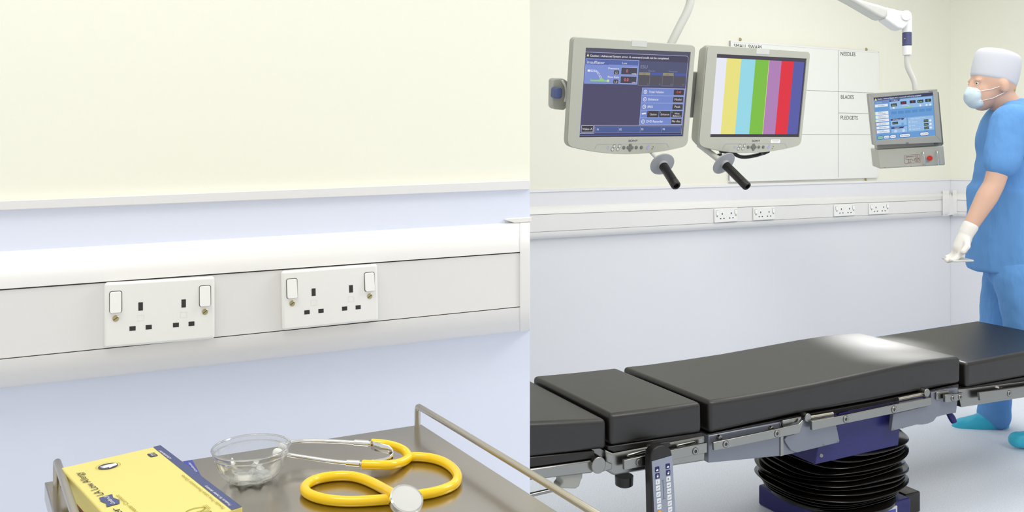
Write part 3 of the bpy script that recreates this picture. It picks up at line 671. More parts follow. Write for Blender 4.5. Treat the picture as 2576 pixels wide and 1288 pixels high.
rbn = MB(); rbn.lathe(tf.p(bx, by_, hb2), tf.n, [(.008, -.002), (.008, .008), (.0118, .012), (.0122, .018), (.010, .021)], M['red'], 28); rbn.build('stop_button', eb, label='red mushroom stop button')
for p0, p1 in (((2320, 383), (2324.3, 413)), ((2354.5, 381), (2359.3, 413.5))):
    a = tf.w(*p0, hb2+.002); b_ = tf.w(*p1, hb2+.002); g = MB(); g.tube([a, a+tf.n*.022, b_+tf.n*.022, b_], .0024, M['chrome'], smooth=1); g.build('guard_bar', eb, label='chrome guard bar beside the stop button')
for x, y in ((2225.6, 421.5), (2292, 418)): k = MB(); k.cyl(tf.w(x, y, hb2-.001), tf.w(x, y, hb2+.001), .002, M['dgrey'], 12); k.build('screw', eb)
Zt = tf.p(tW*.7, tH).y+.05
pa = root('pendant_arm', P(2281, 150, Zt), 'pale grey jointed ceiling arm with navy collar holding the small touch screen', 'arm')
sa = MB(); Zq = Zt
fa = Frm(P(2281, 100, Zq-.05), (1, 0, 0), (0, 0, 1))
sa.pprism(fa, [(1900, -128), (1960, -140), (2165, -1), (2233, 18.6), (2233, 36), (2228, 47), (2215, 44), (2146, 4)], -.10, 0, M['arm']); sa.build('spring_arm', pa, bevel=.012, seg=4)
sa = MB(); sa.pprism(fa, [(2232, 18.6), (2262, 26), (2274, 28), (2286, 60), (2272, 74), (2258, 70), (2226, 47), (2231, 38)], -.09, -.004, M['trim']); sa.build('arm_end_cover', pa, bevel=.008, seg=3)
sa = MB(); c0 = fa.w(2281, 40, 0); sa.cyl(fa.w(2281, 39, .004), fa.w(2281, 39, .004)+V((0, .10, 0)), .025, M['trim'], 32); sa.build('pivot_housing', pa, bevel=.004, seg=3)
fc = P(2281.5, 0, Zq)
def zc(y): return V((fc.x, Zq, CZ+(HZ-y)/F*Zq))
rc = 11.2/F*Zq
sa = MB(); sa.cyl(zc(82), zc(42), rc*1.02, M['trim'], 32); sa.build('swivel_sleeve', pa, bevel=.002)
sa = MB(); sa.cyl(zc(114.5), zc(82.5), rc, M['bluec'], 32); sa.cyl(P(2276, 97, Zq-rc-.001), P(2276, 97, Zq-rc+.004), .003, M['brass'], 12); sa.build('locking_collar', pa, bevel=.001, label='slate blue locking collar')
sa = MB(); sa.cyl(zc(139), zc(115), rc*.95, M['trim'], 32); sa.build('lower_sleeve', pa, bevel=.002)
sa = MB(); sa.tube([zc(138), zc(158), P(2284, 172, Zq), P(2292, 188, Zq), P(2300, 205, Zq), P(2303, 226, Zq), P(2303, 262, Zq)], 6.6/F*Zq, M['arm'], 18, smooth=2); sa.build('bent_tube', pa)

# ---------------------------------------------------------------- operating table
d0 = .78
N0 = P(1790, 1010, d0*F/(1010-HZ)); TB = Frm(N0, V((5473-CX, F, 0)).normalized(), (0, 0, 1)); WT = .46
ot = root('operating_table', TB.p(.45, -(N0.z), -WT/2), 'operating table with black padded sections, steel side rails and dark bellows column', 'operating table')
def pad(name, pts, bev=.014, w0=0.0, w1=-WT, lab=None):
    b = MB(); b.prism(TB, [TB.hit(x, y, w0) if not isinstance(x, str) else y for x, y in pts], w1, w0, M['leather'])
    o = b.build(name, ot, bevel=bev, seg=4, angle=60); 
    return o
pad('mattress_pad', [(1785, 1092), (1784, 1010), (1850, 1001), (1950, 984), (2050, 965.5), (2150, 944), (2250, 922), (2330, 907), (2418, 898), (2417, 964), (2200, 1008), (2000, 1044)][::-1])
pad('mattress_pad', [(1535, 1124), (1534, 1043), (1650, 1029), (1766, 1013), (1767, 1090), (1650, 1107)][::-1])
pad('mattress_pad', [(1080, 1198), (1080, 1088), (1333, 1063), (1527, 1055), (1528, 1130), (1430, 1141), (1333, 1152)][::-1])
ue = TB.hit(2458, 819, -WT)[0]
yh = TB.hit(2576, 886, 0); yh0 = TB.hit(2432, 913, 0); sl = (yh[1]-yh0[1])/(yh[0]-yh0[0]); ub = TB.hit(2432, 977, 0); ub2 = TB.hit(2576, 949, 0)
hp = MB(); hp.prism(TB, [ub, (ue, ub[1]+(ub2[1]-ub[1])/(ub2[0]-ub[0])*(ue-ub[0])), (ue, yh0[1]+sl*(ue-yh0[0])), yh0], -WT, 0, M['leather']); hp.build('head_pad', ot, bevel=.014, seg=4, angle=60)
# black base boards under the pads
bb = MB()
bb.pprism(TB, [(1780, 1093), (2000, 1048), (2200, 1011), (2412, 966), (2412, 980), (2200, 1022), (2000, 1061), (1782, 1100)][::-1], -WT+.01, -.006, M['black']); bb.build('base_board', ot, bevel=.002)
bb = MB(); bb.pprism(TB, [(1529, 1124), (1768, 1088), (1772, 1098), (1545, 1138), (1530, 1132)][::-1], -WT+.01, -.002, M['black']); bb.build('base_board', ot, bevel=.003)
bb = MB(); bb.pprism(TB, [(1080, 1194), (1333, 1150), (1496, 1134), (1498, 1153), (1333, 1177), (1080, 1220)][::-1], -WT+.01, -.004, M['black']); bb.build('base_board', ot, bevel=.003)
bb = MB(); bb.pprism(TB, [(2414, 978), (2576, 949), (2700, 926), (2700, 936), (2576, 958), (2414, 986)][::-1], -WT+.01, -.006, M['black']); bb.build('base_board', ot, bevel=.002)
def side(name, px, h0, h1, m, bev=.002, lab=None):
    b = MB(); b.pprism(TB, px[::-1], h0, h1, m); return b.build(name, ot, bevel=bev, seg=2, label=lab)
def bolt(x, y, h, r=8.5, m='steelp'):
    Zb = TB.w(x, y, h).y; R = r/F*Zb; b = MB(); c = TB.w(x, y, h)
    b.lathe(c-TB.n*.002, TB.n, [(R, 0), (R, .003), (R*.9, .0042), (R*.5, .0042), (R*.42, .002)], M[m], 24, closed=False)
    b.lathe(c, TB.n, [(R*.42, 0), (R*.42, .0012)], M['ink'], 6); b.ring(TB, *TB.hit(x, y, h), R*1.08, R*.08, h+.0015, M['ink'], 24); b.build('bolt', ot, label='round socket head bolt on the steel side rail')
# leg section frame and middle frame
side('leg_frame', [(1080, 1228), (1333, 1180), (1490, 1158), (1492, 1190), (1333, 1209), (1080, 1252)], -.05, .0, M['steelp'], .004)
j = MB(); c = TB.w(1507, 1171, .012); j.cyl(c-TB.n*.05, c, 21/F*c.y, M['steelp'], 32); j.build('hinge_joint', ot, bevel=.002)
side('hinge_arm', [(1510, 1153), (1522, 1160), (1540, 1166), (1540, 1180), (1520, 1186), (1508, 1190)], -.03, .004, M['steelp'])
side('middle_frame', [(1524, 1132), (1543, 1141), (1775, 1096), (1775, 1160), (1700, 1172), (1545, 1197), (1528, 1186)], -WT+.02, .002, M['steelp'], .006)
for q in ([(1577, 1148), (1582, 1143), (1624, 1131), (1628, 1134), (1624, 1140), (1582, 1151)], [(1702, 1123), (1707, 1118), (1748, 1109), (1752, 1112), (1748, 1118), (1706, 1126)]): side('raised_rib', q, .0, .007, M['steelp'], .003)
side('side_rail', [(1570, 1158), (1779, 1114), (1779, 1139), (1571, 1183)], .016, .026, M['steelp'], .0015)
for x, y in ((1607, 1163), (1749, 1135)): bolt(x, y, .026)
side('rail_spacer', [(1600, 1156), (1614, 1153), (1614, 1170), (1600, 1173)], .0, .018, M['steelp']); side('rail_spacer', [(1742, 1127), (1756, 1124), (1756, 1141), (1742, 1144)], .0, .018, M['steelp'])
k = MB(); c = TB.w(1570, 1196, -.03); k.lathe(c+V((0, 0, -.03)), (0, 0, 1), [(.020, 0), (.026, .004), (.027, .03)], M['black'], 20); k.build('clamp_knob', ot, angle=15)
side('pipe_clamp', [(1410, 1196), (1466, 1189), (1466, 1203), (1462, 1208), (1458, 1224), (1448, 1230), (1412, 1229), (1408, 1226), (1416, 1216), (1416, 1208), (1410, 1204)], -.05, -.01, M['mond'], .005)
k = MB(); k.tube([TB.w(1230, 1270, -.03), TB.w(1343, 1243, -.03), TB.w(1408, 1228, -.03)], .006, M['steelp']); k.build('steel_rod', ot)
# main section plates and rails
side('side_plate', [(1783, 1096), (1969, 1061), (2017, 1049), (2017, 1068), (2005, 1138), (1995, 1142), (1968, 1147), (1782, 1165)], -.03, .0, M['plate'], .003)
side('plate_edge', [(1964, 1064), (1971, 1062), (1972, 1146), (1964, 1148)], .0, .004, M['steelp'], .001)
side('side_rail', [(1795, 1113), (1950, 1081), (2010, 1067), (2020, 1056), (2022, 1060), (2012, 1090), (1797, 1134)], .016, .026, M['steelp'], .0015)
for x, y in ((1810, 1101), (1940, 1078)): k = MB(); c = TB.w(x, y, .006); k.cyl(c-TB.n*.006, c+TB.n*.006, .008, M['steelp'], 20); k.build('spacer_boss', ot, bevel=.001)
for x, y in ((1825.5, 1117), (1954.5, 1090.5)): bolt(x, y, .026)
side('slide_block', [(1969, 1058), (1990, 1054), (2016, 1048), (2017, 1060), (1970, 1072)], .0, .010, M['steelp'])
side('pivot_plate', [(2017, 1060), (2042, 1047), (2060, 1050), (2060, 1075), (2104, 1069), (2112.5, 1110), (2109, 1114), (2005, 1139), (1990, 1133), (1976, 1112), (1974, 1105), (1981, 1096), (2010, 1090)], -.005, .008, M['plate'], .002)
side('side_rail', [(2043, 1060), (2120, 1046), (2250, 1018), (2343, 1000), (2344, 1019), (2250, 1040), (2120, 1067), (2044, 1083)], .018, .030, M['steelp'], .0015)
for x, y in ((2127.5, 1054.5), (2249, 1030)): bolt(x, y, .030)
for (x, y, x2, y2) in ((2033.5, 1051, 2094, 1040.5), (2333, 988.5, 2258, 1004.5)):
    k = MB(); c = TB.w(x, y, .02); k.cyl(c-TB.n*.03, c, 10.5/F*c.y, M['steelp'], 28); k.build('pivot_disc', ot, bevel=.0015)
    k = MB(); k.tube([TB.w(x, y, .006), TB.w(x2, y2, .006)], .0065, M['tube']); k.build('release_rod', ot)
for x, y in ((2107.5, 1112-.5), (2071.5, 1119.5)): k = MB(); k.cyl(TB.w(x, y, .007), TB.w(x, y, .0095), .003, M['dgrey'], 12); k.build('small_screw', ot)
side('blue_slide', [(2052, 1040), (2330, 988), (2330, 1002), (2052, 1056)], -.06, -.012, M['navy'], .001)
side('blue_slide_lip', [(2112, 1040), (2136, 1035), (2136, 1041), (2110, 1046)], -.012, -.004, M['navy'], .001)
side('pivot_plate', [(2248, 1041), (2343, 1019), (2343, 988), (2372, 981), (2410, 975), (2410, 1000), (2405.5, 1038.5), (2380, 1043), (2357, 1049), (2348.5, 1060), (2335, 1066), (2320, 1068.5), (2306, 1068.5), (2274, 1077), (2243, 1084)], -.005, .010, M['plate'], .002)
for x, y in ((2247.5, 1081), (2270.5, 1076)): k = MB(); k.cyl(TB.w(x, y, .009), TB.w(x, y, .0115), .003, M['dgrey'], 12); k.build('small_screw', ot)
side('slide_block', [(2357, 987), (2388, 981), (2388, 1000), (2357, 1007)], .010, .018, M['steelp'], .003)
side('side_rail', [(2378.6, 994), (2424, 988.6), (2424.5, 1005.5), (2379, 1013)], .022, .034, M['steelp'], .002)
for x, y in ((2397, 1001.5), (2416, 998.8)): bolt(x, y, .034, 7)
side('head_frame', [(2410, 981), (2576, 960), (2700, 940), (2700, 977), (2576, 1000), (2419, 1025)], -.04, .002, M['steelp'], .002)
side('side_rail', [(2464, 988.5), (2576, 972.5), (2700, 952), (2700, 972), (2576, 993), (2467, 1008.5)], .016, .027, M['steelp'], .0015)
bolt(2539, 990, .027, 7.5)
k = MB(); c = TB.w(2511, 977, .0); k.cyl(c, c+TB.n*.012, .008, M['steelp'], 6); k.build('hex_nut', ot)
k = MB(); k.tube([TB.w(2387, 1040, -.02), TB.w(2394, 1050, -.015), TB.w(2400, 1062, -.01)], [.010, .013, .011], M['navy'], smooth=1); k.build('release_lever', ot, label='navy blue release lever')
# blue head of the column
side('column_head', [(2060, 1088), (2104, 1072), (2112, 1060), (2250, 1030), (2250, 1045), (2265, 1060), (2263, 1089), (2260, 1121), (2050.5, 1169), (2056, 1134)], -.30, -.022, M['navy'], .003, 'navy blue painted column head')
k = MB(); k.cyl(TB.w(2066, 1146, -.022), TB.w(2066, 1146, -.019), .006, M['steelp'], 16); k.build('column_screw', ot)
# bellows
cb_ = TB.p(TB.hit(2089, 1150, -.24)[0], 0, -.24); bz_ = MB()
folds = []
Zc_ = cb_.y
def zrow(y, Z): return CZ+(HZ-y)/F*Z
ztop = zrow(1085, Zc_); zbot = N0.z+TB.hit(2292, 1252, -.055)[1]+.012
R0 = 191/F*Zc_
nf = 13; seg = 72; vs = []; prof = []
for i in range(nf+1):
    t = i/nf; z = ztop+(zbot-ztop)*(1-(1-t)**1.25)
    r = R0*(1.0 if t < .72 else 1-.20*((t-.72)/.28)**1.6); r *= .97+.03*math.cos(i*2.1)
    hq_ = .0070*(1.3-.55*t); prof += [(r*.80, z+hq_), (r*.90, z+hq_*.70), (r*.975, z+hq_*.34), (r, z+hq_*.1), (r, z-hq_*.1), (r*.975, z-hq_*.34), (r*.90, z-hq_*.70)]
cen = V((cb_.x, cb_.y, 0)); rings = len(prof)
for i, (r, z) in enumerate(prof):
    for k_ in range(seg):
        a = 2*math.pi*k_/seg; ca, sa_ = math.cos(a), math.sin(a); e = 2/2.6
        x = math.copysign(abs(ca)**e, ca)*r*.97; y = math.copysign(abs(sa_)**e, sa_)*r*.80
        dz = (.010*math.sin(a*2+i*.12)+.004*math.sin(a*5+i*.2))*(1-i/rings)
        vs.append(cen+TB.a*x-TB.n*y+V((0, 0, z+dz)))
fs = [(i*seg+k_, i*seg+(k_+1) % seg, (i+1)*seg+(k_+1) % seg, (i+1)*seg+k_) for i in range(rings-1) for k_ in range(seg)]
fs += [tuple(range(seg)), tuple(range((rings-1)*seg, rings*seg))[::-1]]
bz_.add(vs, fs, M['rubber']); bz_.build('bellows', ot, angle=80, label='glossy black concertina bellows around the column')
sk = MB(); prof = [(R0*.86, zbot+.0), (R0*.84, zbot-.012), (R0*.80, zbot-.02)]
# base
hbz = -.055
bs = MB(); bl_ = TB.hit(2292, 1252, hbz); xa = TB.hit(2030, 1290, hbz)[0]
base_z = bl_[1]
xl_ = TB.hit(2089, 1305, hbz)[0]; bs.box(TB, xl_, -N0.z, bl_[0], base_z, -.40, hbz, M['navy']); bho = bs.build('base_housing', ot, bevel=.008, seg=3, label='navy blue base housing')
bs = MB(); bs.lathe(cen+V((0, 0, N0.z+base_z-.001)), (0, 0, 1), [(R0*.80, 0), (R0*.80, .010), (R0*.76, .016)], M['rubber'], 48, ex=1.0); bs.build('bellows_skirt', ot, angle=40)
bs = MB(); rx = TB.hit(2316, 1248, hbz-.02)[0]; bs.box(TB, bl_[0]+.0005, -N0.z, rx, base_z+.002, -.36, hbz-.02, M['black']); bs.build('rear_cover', ot, bevel=.006, seg=3)
q0 = TB.hit(2208, 1283, hbz); q1 = TB.hit(2256, 1274, hbz)
bs = MB(); bs.prism(TB, rr(q0[0], q0[1]-.10, q1[0], q0[1]-.002, .004), hbz, hbz+.002, M['monl']); bs.rect(TB, q0[0]+.012, q0[1]-.03, q1[0]-.008, q0[1]-.012, hbz+.0025, M['cardc']); bs.build('control_panel', bho)
# lamp spot on the pad
tgt = TB.p(TB.hit(2228, 876, -WT*.55)[0], TB.hit(2228, 876, -WT*.55)[1], -WT*.55)
spo.location = tgt+V((.35, .95, 1.62)); spo.rotation_euler = (tgt-spo.location).to_track_quat('-Z', 'Y').to_euler()
# hand control hanging on the rail
hc = root('hand_control', TB.w(1668, 1330, .06), 'black corded hand control with grey keypad hanging on the table rail', 'remote control')
hf_ = .062
MB().pprism(TB, [(1649, 1420), (1640, 1300), (1637, 1160), (1638, 1143), (1644, 1131), (1656, 1123), (1669, 1121), (1681, 1124), (1688, 1132), (1692, 1146), (1700, 1290), (1707, 1420)][::-1], .032, hf_, M['black']).build('handset_body', hc, bevel=.004, seg=3)
MB().pprism(TB, [(1630, 1120), (1684, 1112), (1690, 1122), (1640, 1136)], .024, .034, M['black']).build('hanging_hook', hc, bevel=.002)
kp = MB(); kp.pprism(TB, [(1640, 1161), (1691, 1146), (1699, 1290), (1705, 1400), (1652, 1410), (1646, 1290)][::-1], hf_-.001, hf_+.001, M['panel']); kpo = kp.build('keypad_panel', hc)
rowsL = [(1652.8, 1180.5), (1653.6, 1197), (1654.2, 1212), (1655, 1227.5), (1656, 1243.5), (1657, 1259.5), (1658, 1274.5)]
rowsR = [(1679.5, 1172.5), (1680.5, 1189), (1681, 1204.5), (1682, 1220), (1682.8, 1235), (1683.6, 1250.5), (1684.4, 1266), (1685.4, 1281)]
for col_, rows_ in (('L', rowsL), ('R', rowsR)):
    for i, (x, y) in enumerate(rows_):
        cx_, cy_ = TB.hit(x, y, hf_+.001); s_ = .0072; b = MB(); m_ = M['navy'] if i < 2 else M['key']
        b.prism(TB, rr(cx_-s_, cy_-s_, cx_+s_, cy_+s_, .0015, 3), hf_+.0008, hf_+.0022, m_); hq = hf_+.0026
        if i == 0: b.rect(TB, cx_-.004, cy_-.004, cx_+.004, cy_-.001, hq, M['white']); b.rect(TB, cx_-.0015, cy_-.001, cx_+.002, cy_+.001, hq, M['white'])
        elif i == 1: b.rect(TB, cx_-.0028, cy_-.004, cx_+.0028, cy_+.0005, hq, M['white']); b.ring(TB, cx_+(0 if col_ == 'L' else .0015), cy_+.0015, .0026, .0008, hq, M['white'], 14)
        elif i == 2: b.text(TB, 'L' if col_ == 'L' else 'R', cx_, cy_-.003, .006, M['ink'], h=hq, align='c', bold=True)
        else:
            k_ = (i*37+(5 if col_ == 'L' else 11)) % 5; dy = (.0, .001, -.001, .002, -.002)[k_]
            b.line(TB, [(cx_-.005, cy_-dy-.0012), (cx_+.001, cy_+dy-.0005), (cx_+.004, cy_+.002)], .0009, hq, M['ink']); b.line(TB, [(cx_, cy_-.001), (cx_, cy_-.0035)], .0007, hq, M['line'])
        b.build('key_button', kpo)
b = MB(); cx_, cy_ = TB.hit(1659, 1289, hf_+.001); b.lathe(TB.p(cx_, cy_, hf_), TB.n, [(.0068, 0), (.0066, .0022)], M['orange'], 20); b.build('orange_button', kpo, label='round orange button')
b = MB(); hq = hf_+.0016; p = [TB.hit(*q, hq) for q in ((1664, 1209.5), (1671, 1207), (1667.5, 1208), (1670.5, 1254.5), (1666, 1256), (1675, 1253))]
b.line(TB, [p[0], p[1]], .0006, hq, M['ink']); b.line(TB, [p[2], p[3]], .0012, hq, M['ink']); b.line(TB, [p[4], p[5]], .0006, hq, M['ink']); b.build('keypad_diagram', kpo)

# ---------------------------------------------------------------- trolley with its tray
DT = .40; TZ = CZ-DT
def T(px, py, h=0): Z = (DT-h)*F/(py-HZ); return V(((px-CX)/F*Z, Z, TZ+h))
A = T(112, 1213); Bc = T(1060, 1067); Rn = T(1404, 1288); back = (Bc-A).normalized()
rdir = (Rn-Bc).normalized(); ld = (T(137, 1288)-A).normalized(); D1 = .50
C2 = Bc+rdir*D1; D2 = A+(rdir*.35+ld*.65).normalized()*D1
up = V((0, 0, 1))
cen_t = (A+Bc+C2+D2)/4
tro = root('instrument_trolley', (cen_t.x, cen_t.y, 0), 'stainless steel instrument trolley with side rails in front of the near left wall', 'trolley')
b = MB(); pts = [A, Bc, C2, D2]; HF = Frm((0, 0, TZ), (1, 0, 0), (0, 1, 0))
b.prism(HF, [(p.x, p.y) for p in pts], -.022, 0, M['steel']); b.build('tray_top', tro, bevel=.0012)
def ins(p, q, t, u=.0): return p+(q-p)*t
rz = .030
def rail(P0, P1, name='side_rail', r=.0042, pz=None):
    b = MB(); d = (P1-P0).normalized(); z = up*rz
    b.tube([P0+up*.0, P0+z*.55, P0+z*.93+d*.001, P0+z+d*.007, P1+z-d*.007, P1+z*.93-d*.001, P1+z*.55, P1], r, M['tube'], 14, smooth=1)
    o = b.build(name, tro, angle=60)
inR = (A-Bc).normalized()*.004
R0_ = T(1050, 1073); R1_ = R0_+rdir*.46
rail(R0_, R1_)
L0_ = T(143, 1222); rail(L0_, L0_+(D2-A).normalized()*.44)
for p in pts:
    q = p+(cen_t-p).normalized()*.05; l = MB(); l.tube([V((q.x, q.y, .06)), V((q.x, q.y, TZ-.02))], .0125, M['tube']); l.build('leg', tro)
    l = MB(); l.cyl((q.x-.012, q.y, .035), (q.x+.012, q.y, .035), .035, M['black']); l.build('castor', tro, bevel=.004)
b = MB(); sh = [p+(cen_t-p).normalized()*.045 for p in pts]; b.prism(HF, [(p.x, p.y) for p in sh], .28-TZ, .30-TZ, M['steel']); b.build('lower_shelf', tro, bevel=.002)
# ---------------------------------------------------------------- glass bowl
bc_ = V(((632.5-CX)/F*1.02, 1.02, TZ+.0004)); Rb = 95.5/F*1.02; hbw = .0395
outp = [(.0, .0006), (.018, .0), (.0235, .0012), (.0310, .006), (.0370, .0135), (.0407, .0225), (.0430, .0300), (.0436, .0312), (.0436, .0345), (.0448, .0375), (Rb, hbw), (Rb-.0006, hbw+.0008), (Rb-.0014, hbw)]
inp = [(.0428, .0355), (.0420, .0312), (.0416, .0290), (.0393, .0220), (.0356, .0140), (.0296, .0078), (.023, .0040), (.014, .0030), (.007, .0028), (.0, .0028)]
bw = MB(); bw.lathe(bc_, (0, 0, 1), outp+inp, M['glass'], 72, closed=False)
for i_ in range(len(outp)*72, len(bw.v)):
    v_ = bw.v[i_]-bc_; r_ = math.hypot(v_.x, v_.y); a_ = math.atan2(v_.y, v_.x)
    if r_ < .037: bw.v[i_] = V((bw.v[i_].x, bw.v[i_].y, bw.v[i_].z+.0016*abs(math.sin(a_*3.5+.4))*min(1, r_/.012)*min(1, (.037-r_)/.008)))
bo = tag(bw.build('glass_bowl', angle=30), 'small clear glass bowl standing on the steel tray beside the glove box', 'bowl')
M['rglass'] = mat('solid_clear_glass', (255, 255, 255), 0, trans=1, ior=1.4); M['pglass'] = mat('whitened_facet_glass', (236, 238, 238), .12, trans=.7, ior=1.3, coat=.3)  # petal glass is whitened to paint in the bright facet reflections
for z_, r_, t_ in ((hbw, Rb-.0004, .0011), (.0330, .0434, .0007)):
    rg = MB(); rg.lathe(bc_, (0, 0, 1), [(r_+t_*math.cos(a_), z_+t_*math.sin(a_)) for a_ in (2*math.pi*j_/8 for j_ in range(9))], M['rglass'], 64, closed=False)
    ro2 = rg.build('glass_rim', bo, angle=80)
pb = MB(); seg_ = 56; vs_ = []; prof_ = [(.003, .0062), (.009, .0068), (.016, .0052), (.022, .0042), (.0225, .0026), (.014, .0018), (.003, .0016)]
for r_, z_ in prof_:
    for k_ in range(seg_):
        a_ = 2*math.pi*k_/seg_; q_ = r_*(1+.13*math.cos(a_*7)); vs_.append(bc_+V((q_*math.cos(a_), q_*math.sin(a_), z_+(.0016*math.cos(a_*7) if z_ > .003 else 0))))
pb.add(vs_, [(i*seg_+k_, i*seg_+(k_+1) % seg_, (i+1)*seg_+(k_+1) % seg_, (i+1)*seg_+k_) for i in range(len(prof_)-1) for k_ in range(seg_)]+[tuple(range(seg_)), tuple(range((len(prof_)-1)*seg_, len(prof_)*seg_))[::-1]], M['pglass'])
pb.build('petal_base', bo, angle=60, label='petal shaped moulded glass base')
# ---------------------------------------------------------------- stethoscope
st = root('stethoscope', T(950, 1200), 'yellow tubed stethoscope with chrome chest piece lying coiled on the steel tray', 'stethoscope')
S4 = lambda x, y: (700+x/3.067, 1000+y/3.067)
rt_ = .0058
def tp(lst, h=rt_): return [T(*S4(x, y), (h if len(q_) < 3 else q_[2])) for q_ in lst for x, y in [q_[:2]]]
tub = tp([(1005, 462), (1060, 455), (1150, 462), (1230, 478), (1300, 508), (1360, 555), (1390, 612), (1365, 668), (1300, 702), (1200, 733), (1080, 752), (960, 775), (850, 785), (700, 797), (540, 803), (400, 793), (290, 770), (215, 735), (198, 696), (235, 655), (320, 622), (430, 605), (545, 603), (640, 622), (720, 655), (800, 697), (870, 735, .012), (930, 765, .016)])
b = MB(); b.tube(tub, rt_, M['yellow'], 18, smooth=2); b.build('rubber_tube', st, angle=80)
up_b = tp([(1008, 462), (985, 418, .010), (935, 388, .014), (870, 368, .018), (800, 357, .020), (722, 352, .020)])
lo_b = tp([(1008, 464), (975, 492), (920, 512, .008), (850, 522, .010), (760, 521, .011), (650, 517, .011)])
b = MB(); b.tube(up_b, rt_*.95, M['yellow'], 18, smooth=2); b.build('yoke_branch', st, angle=80)
b = MB(); b.tube(lo_b, rt_*.98, M['yellow'], 18, smooth=2); b.build('yoke_branch', st, angle=80)
e1 = up_b[-1]; e2 = lo_b[-1]
b1 = tp([(700, 356, .020), (590, 349, .020), (400, 338, .020), (250, 335, .020), (140, 338, .021), (70, 352, .021), (45, 372, .021)]); b2 = tp([(630, 511, .011), (530, 506, .011), (400, 493, .012), (250, 470, .014), (120, 450, .016), (60, 441, .018), (20, 432, .020)])
b = MB(); b.tube([e1]+b1, [.0030]*1+[.0028]*7, M['chrome'], 14, smooth=1); b.tube([b1[0], b1[1]], .0042, M['chrome'], 14); et1 = b.build('ear_tube', st, angle=60, label='chrome ear tube')
b = MB(); b.tube([e2]+b2, [.0030]*1+[.0028]*7, M['chrome'], 14, smooth=1); b.tube([b2[0], b2[1]], .0042, M['chrome'], 14); et2 = b.build('ear_tube', st, angle=60, label='chrome ear tube')
for q, dr, et_ in ((b1[-1], b1[-1]-b1[-2], et1), (b2[-1], b2[-1]-b2[-2], et2)):
    b = MB(); b.lathe(q, dr, [(.002, -.002), (.0045, 0), (.0055, .003), (.005, .0075), (.003, .0095), (.0012, .010)], M['white'], 20); b.build('ear_tip', et_, label='white ear tip')
spr = tp([(715, 366, .020), (770, 388, .020), (830, 395, .019), (875, 410, .017), (890, 435, .015), (875, 462, .013), (840, 482, .011), (790, 492, .011), (700, 505, .011)])
b = MB()
n = len(spr); vs = []
sm = [spr[0]]+[(spr[i]+spr[i+1])/2 for i in range(n-1)]+[spr[-1]]
for i, p in enumerate(sm):
    t = i/(len(sm)-1); hw = .0055 if t < .35 else .0035
    vs += [p+up*hw, p-up*hw]
for off in (0,):
    fs = [(2*i, 2*i+1, 2*i+3, 2*i+2) for i in range(len(sm)-1)]
b.add(vs, fs, M['chrome']); o = b.build('spring_band', st, angle=80, label='chrome spring band', recalc=False); so_ = o.modifiers.new('thick', 'SOLIDIFY'); so_.thickness = .0008
# chest piece
cq_ = T(*S4(985, 795), .016); nrm = V((.30, -.42, .86)).normalized()
rch = 43.5/F*cq_.y
b = MB(); b.lathe(cq_, nrm, [(rch*.25, -.016), (rch*.42, -.012), (rch*.75, -.008), (rch*.97, -.004), (rch, 0), (rch*.985, .0035), (rch*.90, .0045), (rch*.88, .0035)], M['chrome'], 56); cr_ = b.build('chest_piece', st, angle=40, label='round chrome chest piece')
b = MB(); b.lathe(cq_, nrm, [(rch*.885, .0030), (rch*.885, .0038), (rch*.5, .0042), (.0002, .0044)], M['monl'], 56); b.build('diaphragm', cr_, angle=60, label='pale grey diaphragm')
# ---------------------------------------------------------------- glove boxes
hbx = .034
BFh = .0
def flatframe(h): return TZ+h
BA = T(162, 1187, hbx); BB = T(405, 1120, hbx); BCc = T(611, 1275, hbx)
GF = Frm(BCc, (BB-BCc), up.cross(BB-BCc)); GF = Frm(BCc, (BB-BCc), GF.b)
assert GF.n.z > .9
Lb = (BB-BCc).length; Wb = (BA-BB).dot(GF.b)
gb = root('glove_box', (BCc.x, BCc.y, TZ+.012), 'pale yellow glove box with navy edge strip and upside-down lettering, uppermost of the two', 'box', 'examination glove boxes on the tray')
b = MB(); b.box(GF, 0, 0, Lb, Wb, -.0215, 0, M['card']); cto = b.build('carton', gb, bevel=.0015)
b = MB(); s1 = GF.hit(387, 1126, .0003); s2 = GF.hit(583, 1283, .0003)
b.flat(GF, [(0, .0008), (Lb-.0005, .0008), (Lb-.0005, s1[1]), (0, s2[1])], .0004, M['cardb']); hq = .0009
b.textpx(GF, 'Products for better dentistry', (583, 1270), (519, 1221), .0030, M['white'], h=hq, shear=.15)
b.textpx(GF, 'schottlander', (432, 1153), (403, 1132), .0034, M['white'], h=hq)
b.textpx(GF, 'Powder Free Latex Examination Gloves', (566, 1277), (461, 1194), .0036, M['olive'], h=hq)
a0 = GF.hit(262, 1243, hq); a1 = GF.hit(203, 1187, hq)
b.textpx(GF, 'LA Low Allergy', (262, 1243), (203, 1187), .0075, M['ink'], h=hq)
b.textpx(GF, 'Powder', (358, 1338), (296, 1276), .0075, M['ink'], h=hq)
b.textpx(GF, 'For Greater Comfort', (366, 1304), (299, 1244), .0042, M['olive'], h=hq, shear=.2)
c_ = GF.hit(277, 1258, hq); fl = [(-.0145, -.0050), (-.005, -.0075), (.005, -.0045), (.0155, -.0065), (.0145, .0065), (.004, .0080), (-.005, .0055), (-.0145, .0075)]
b.flat(GF, [(c_[0]+x, c_[1]+y) for x, y in fl], hq-.0002, M['cardb']); b.text(GF, 'Comfort-LX', c_[0]-.013, c_[1]-.0015, .0042, M['white'], width=.026, h=hq+.0002, shear=.2)
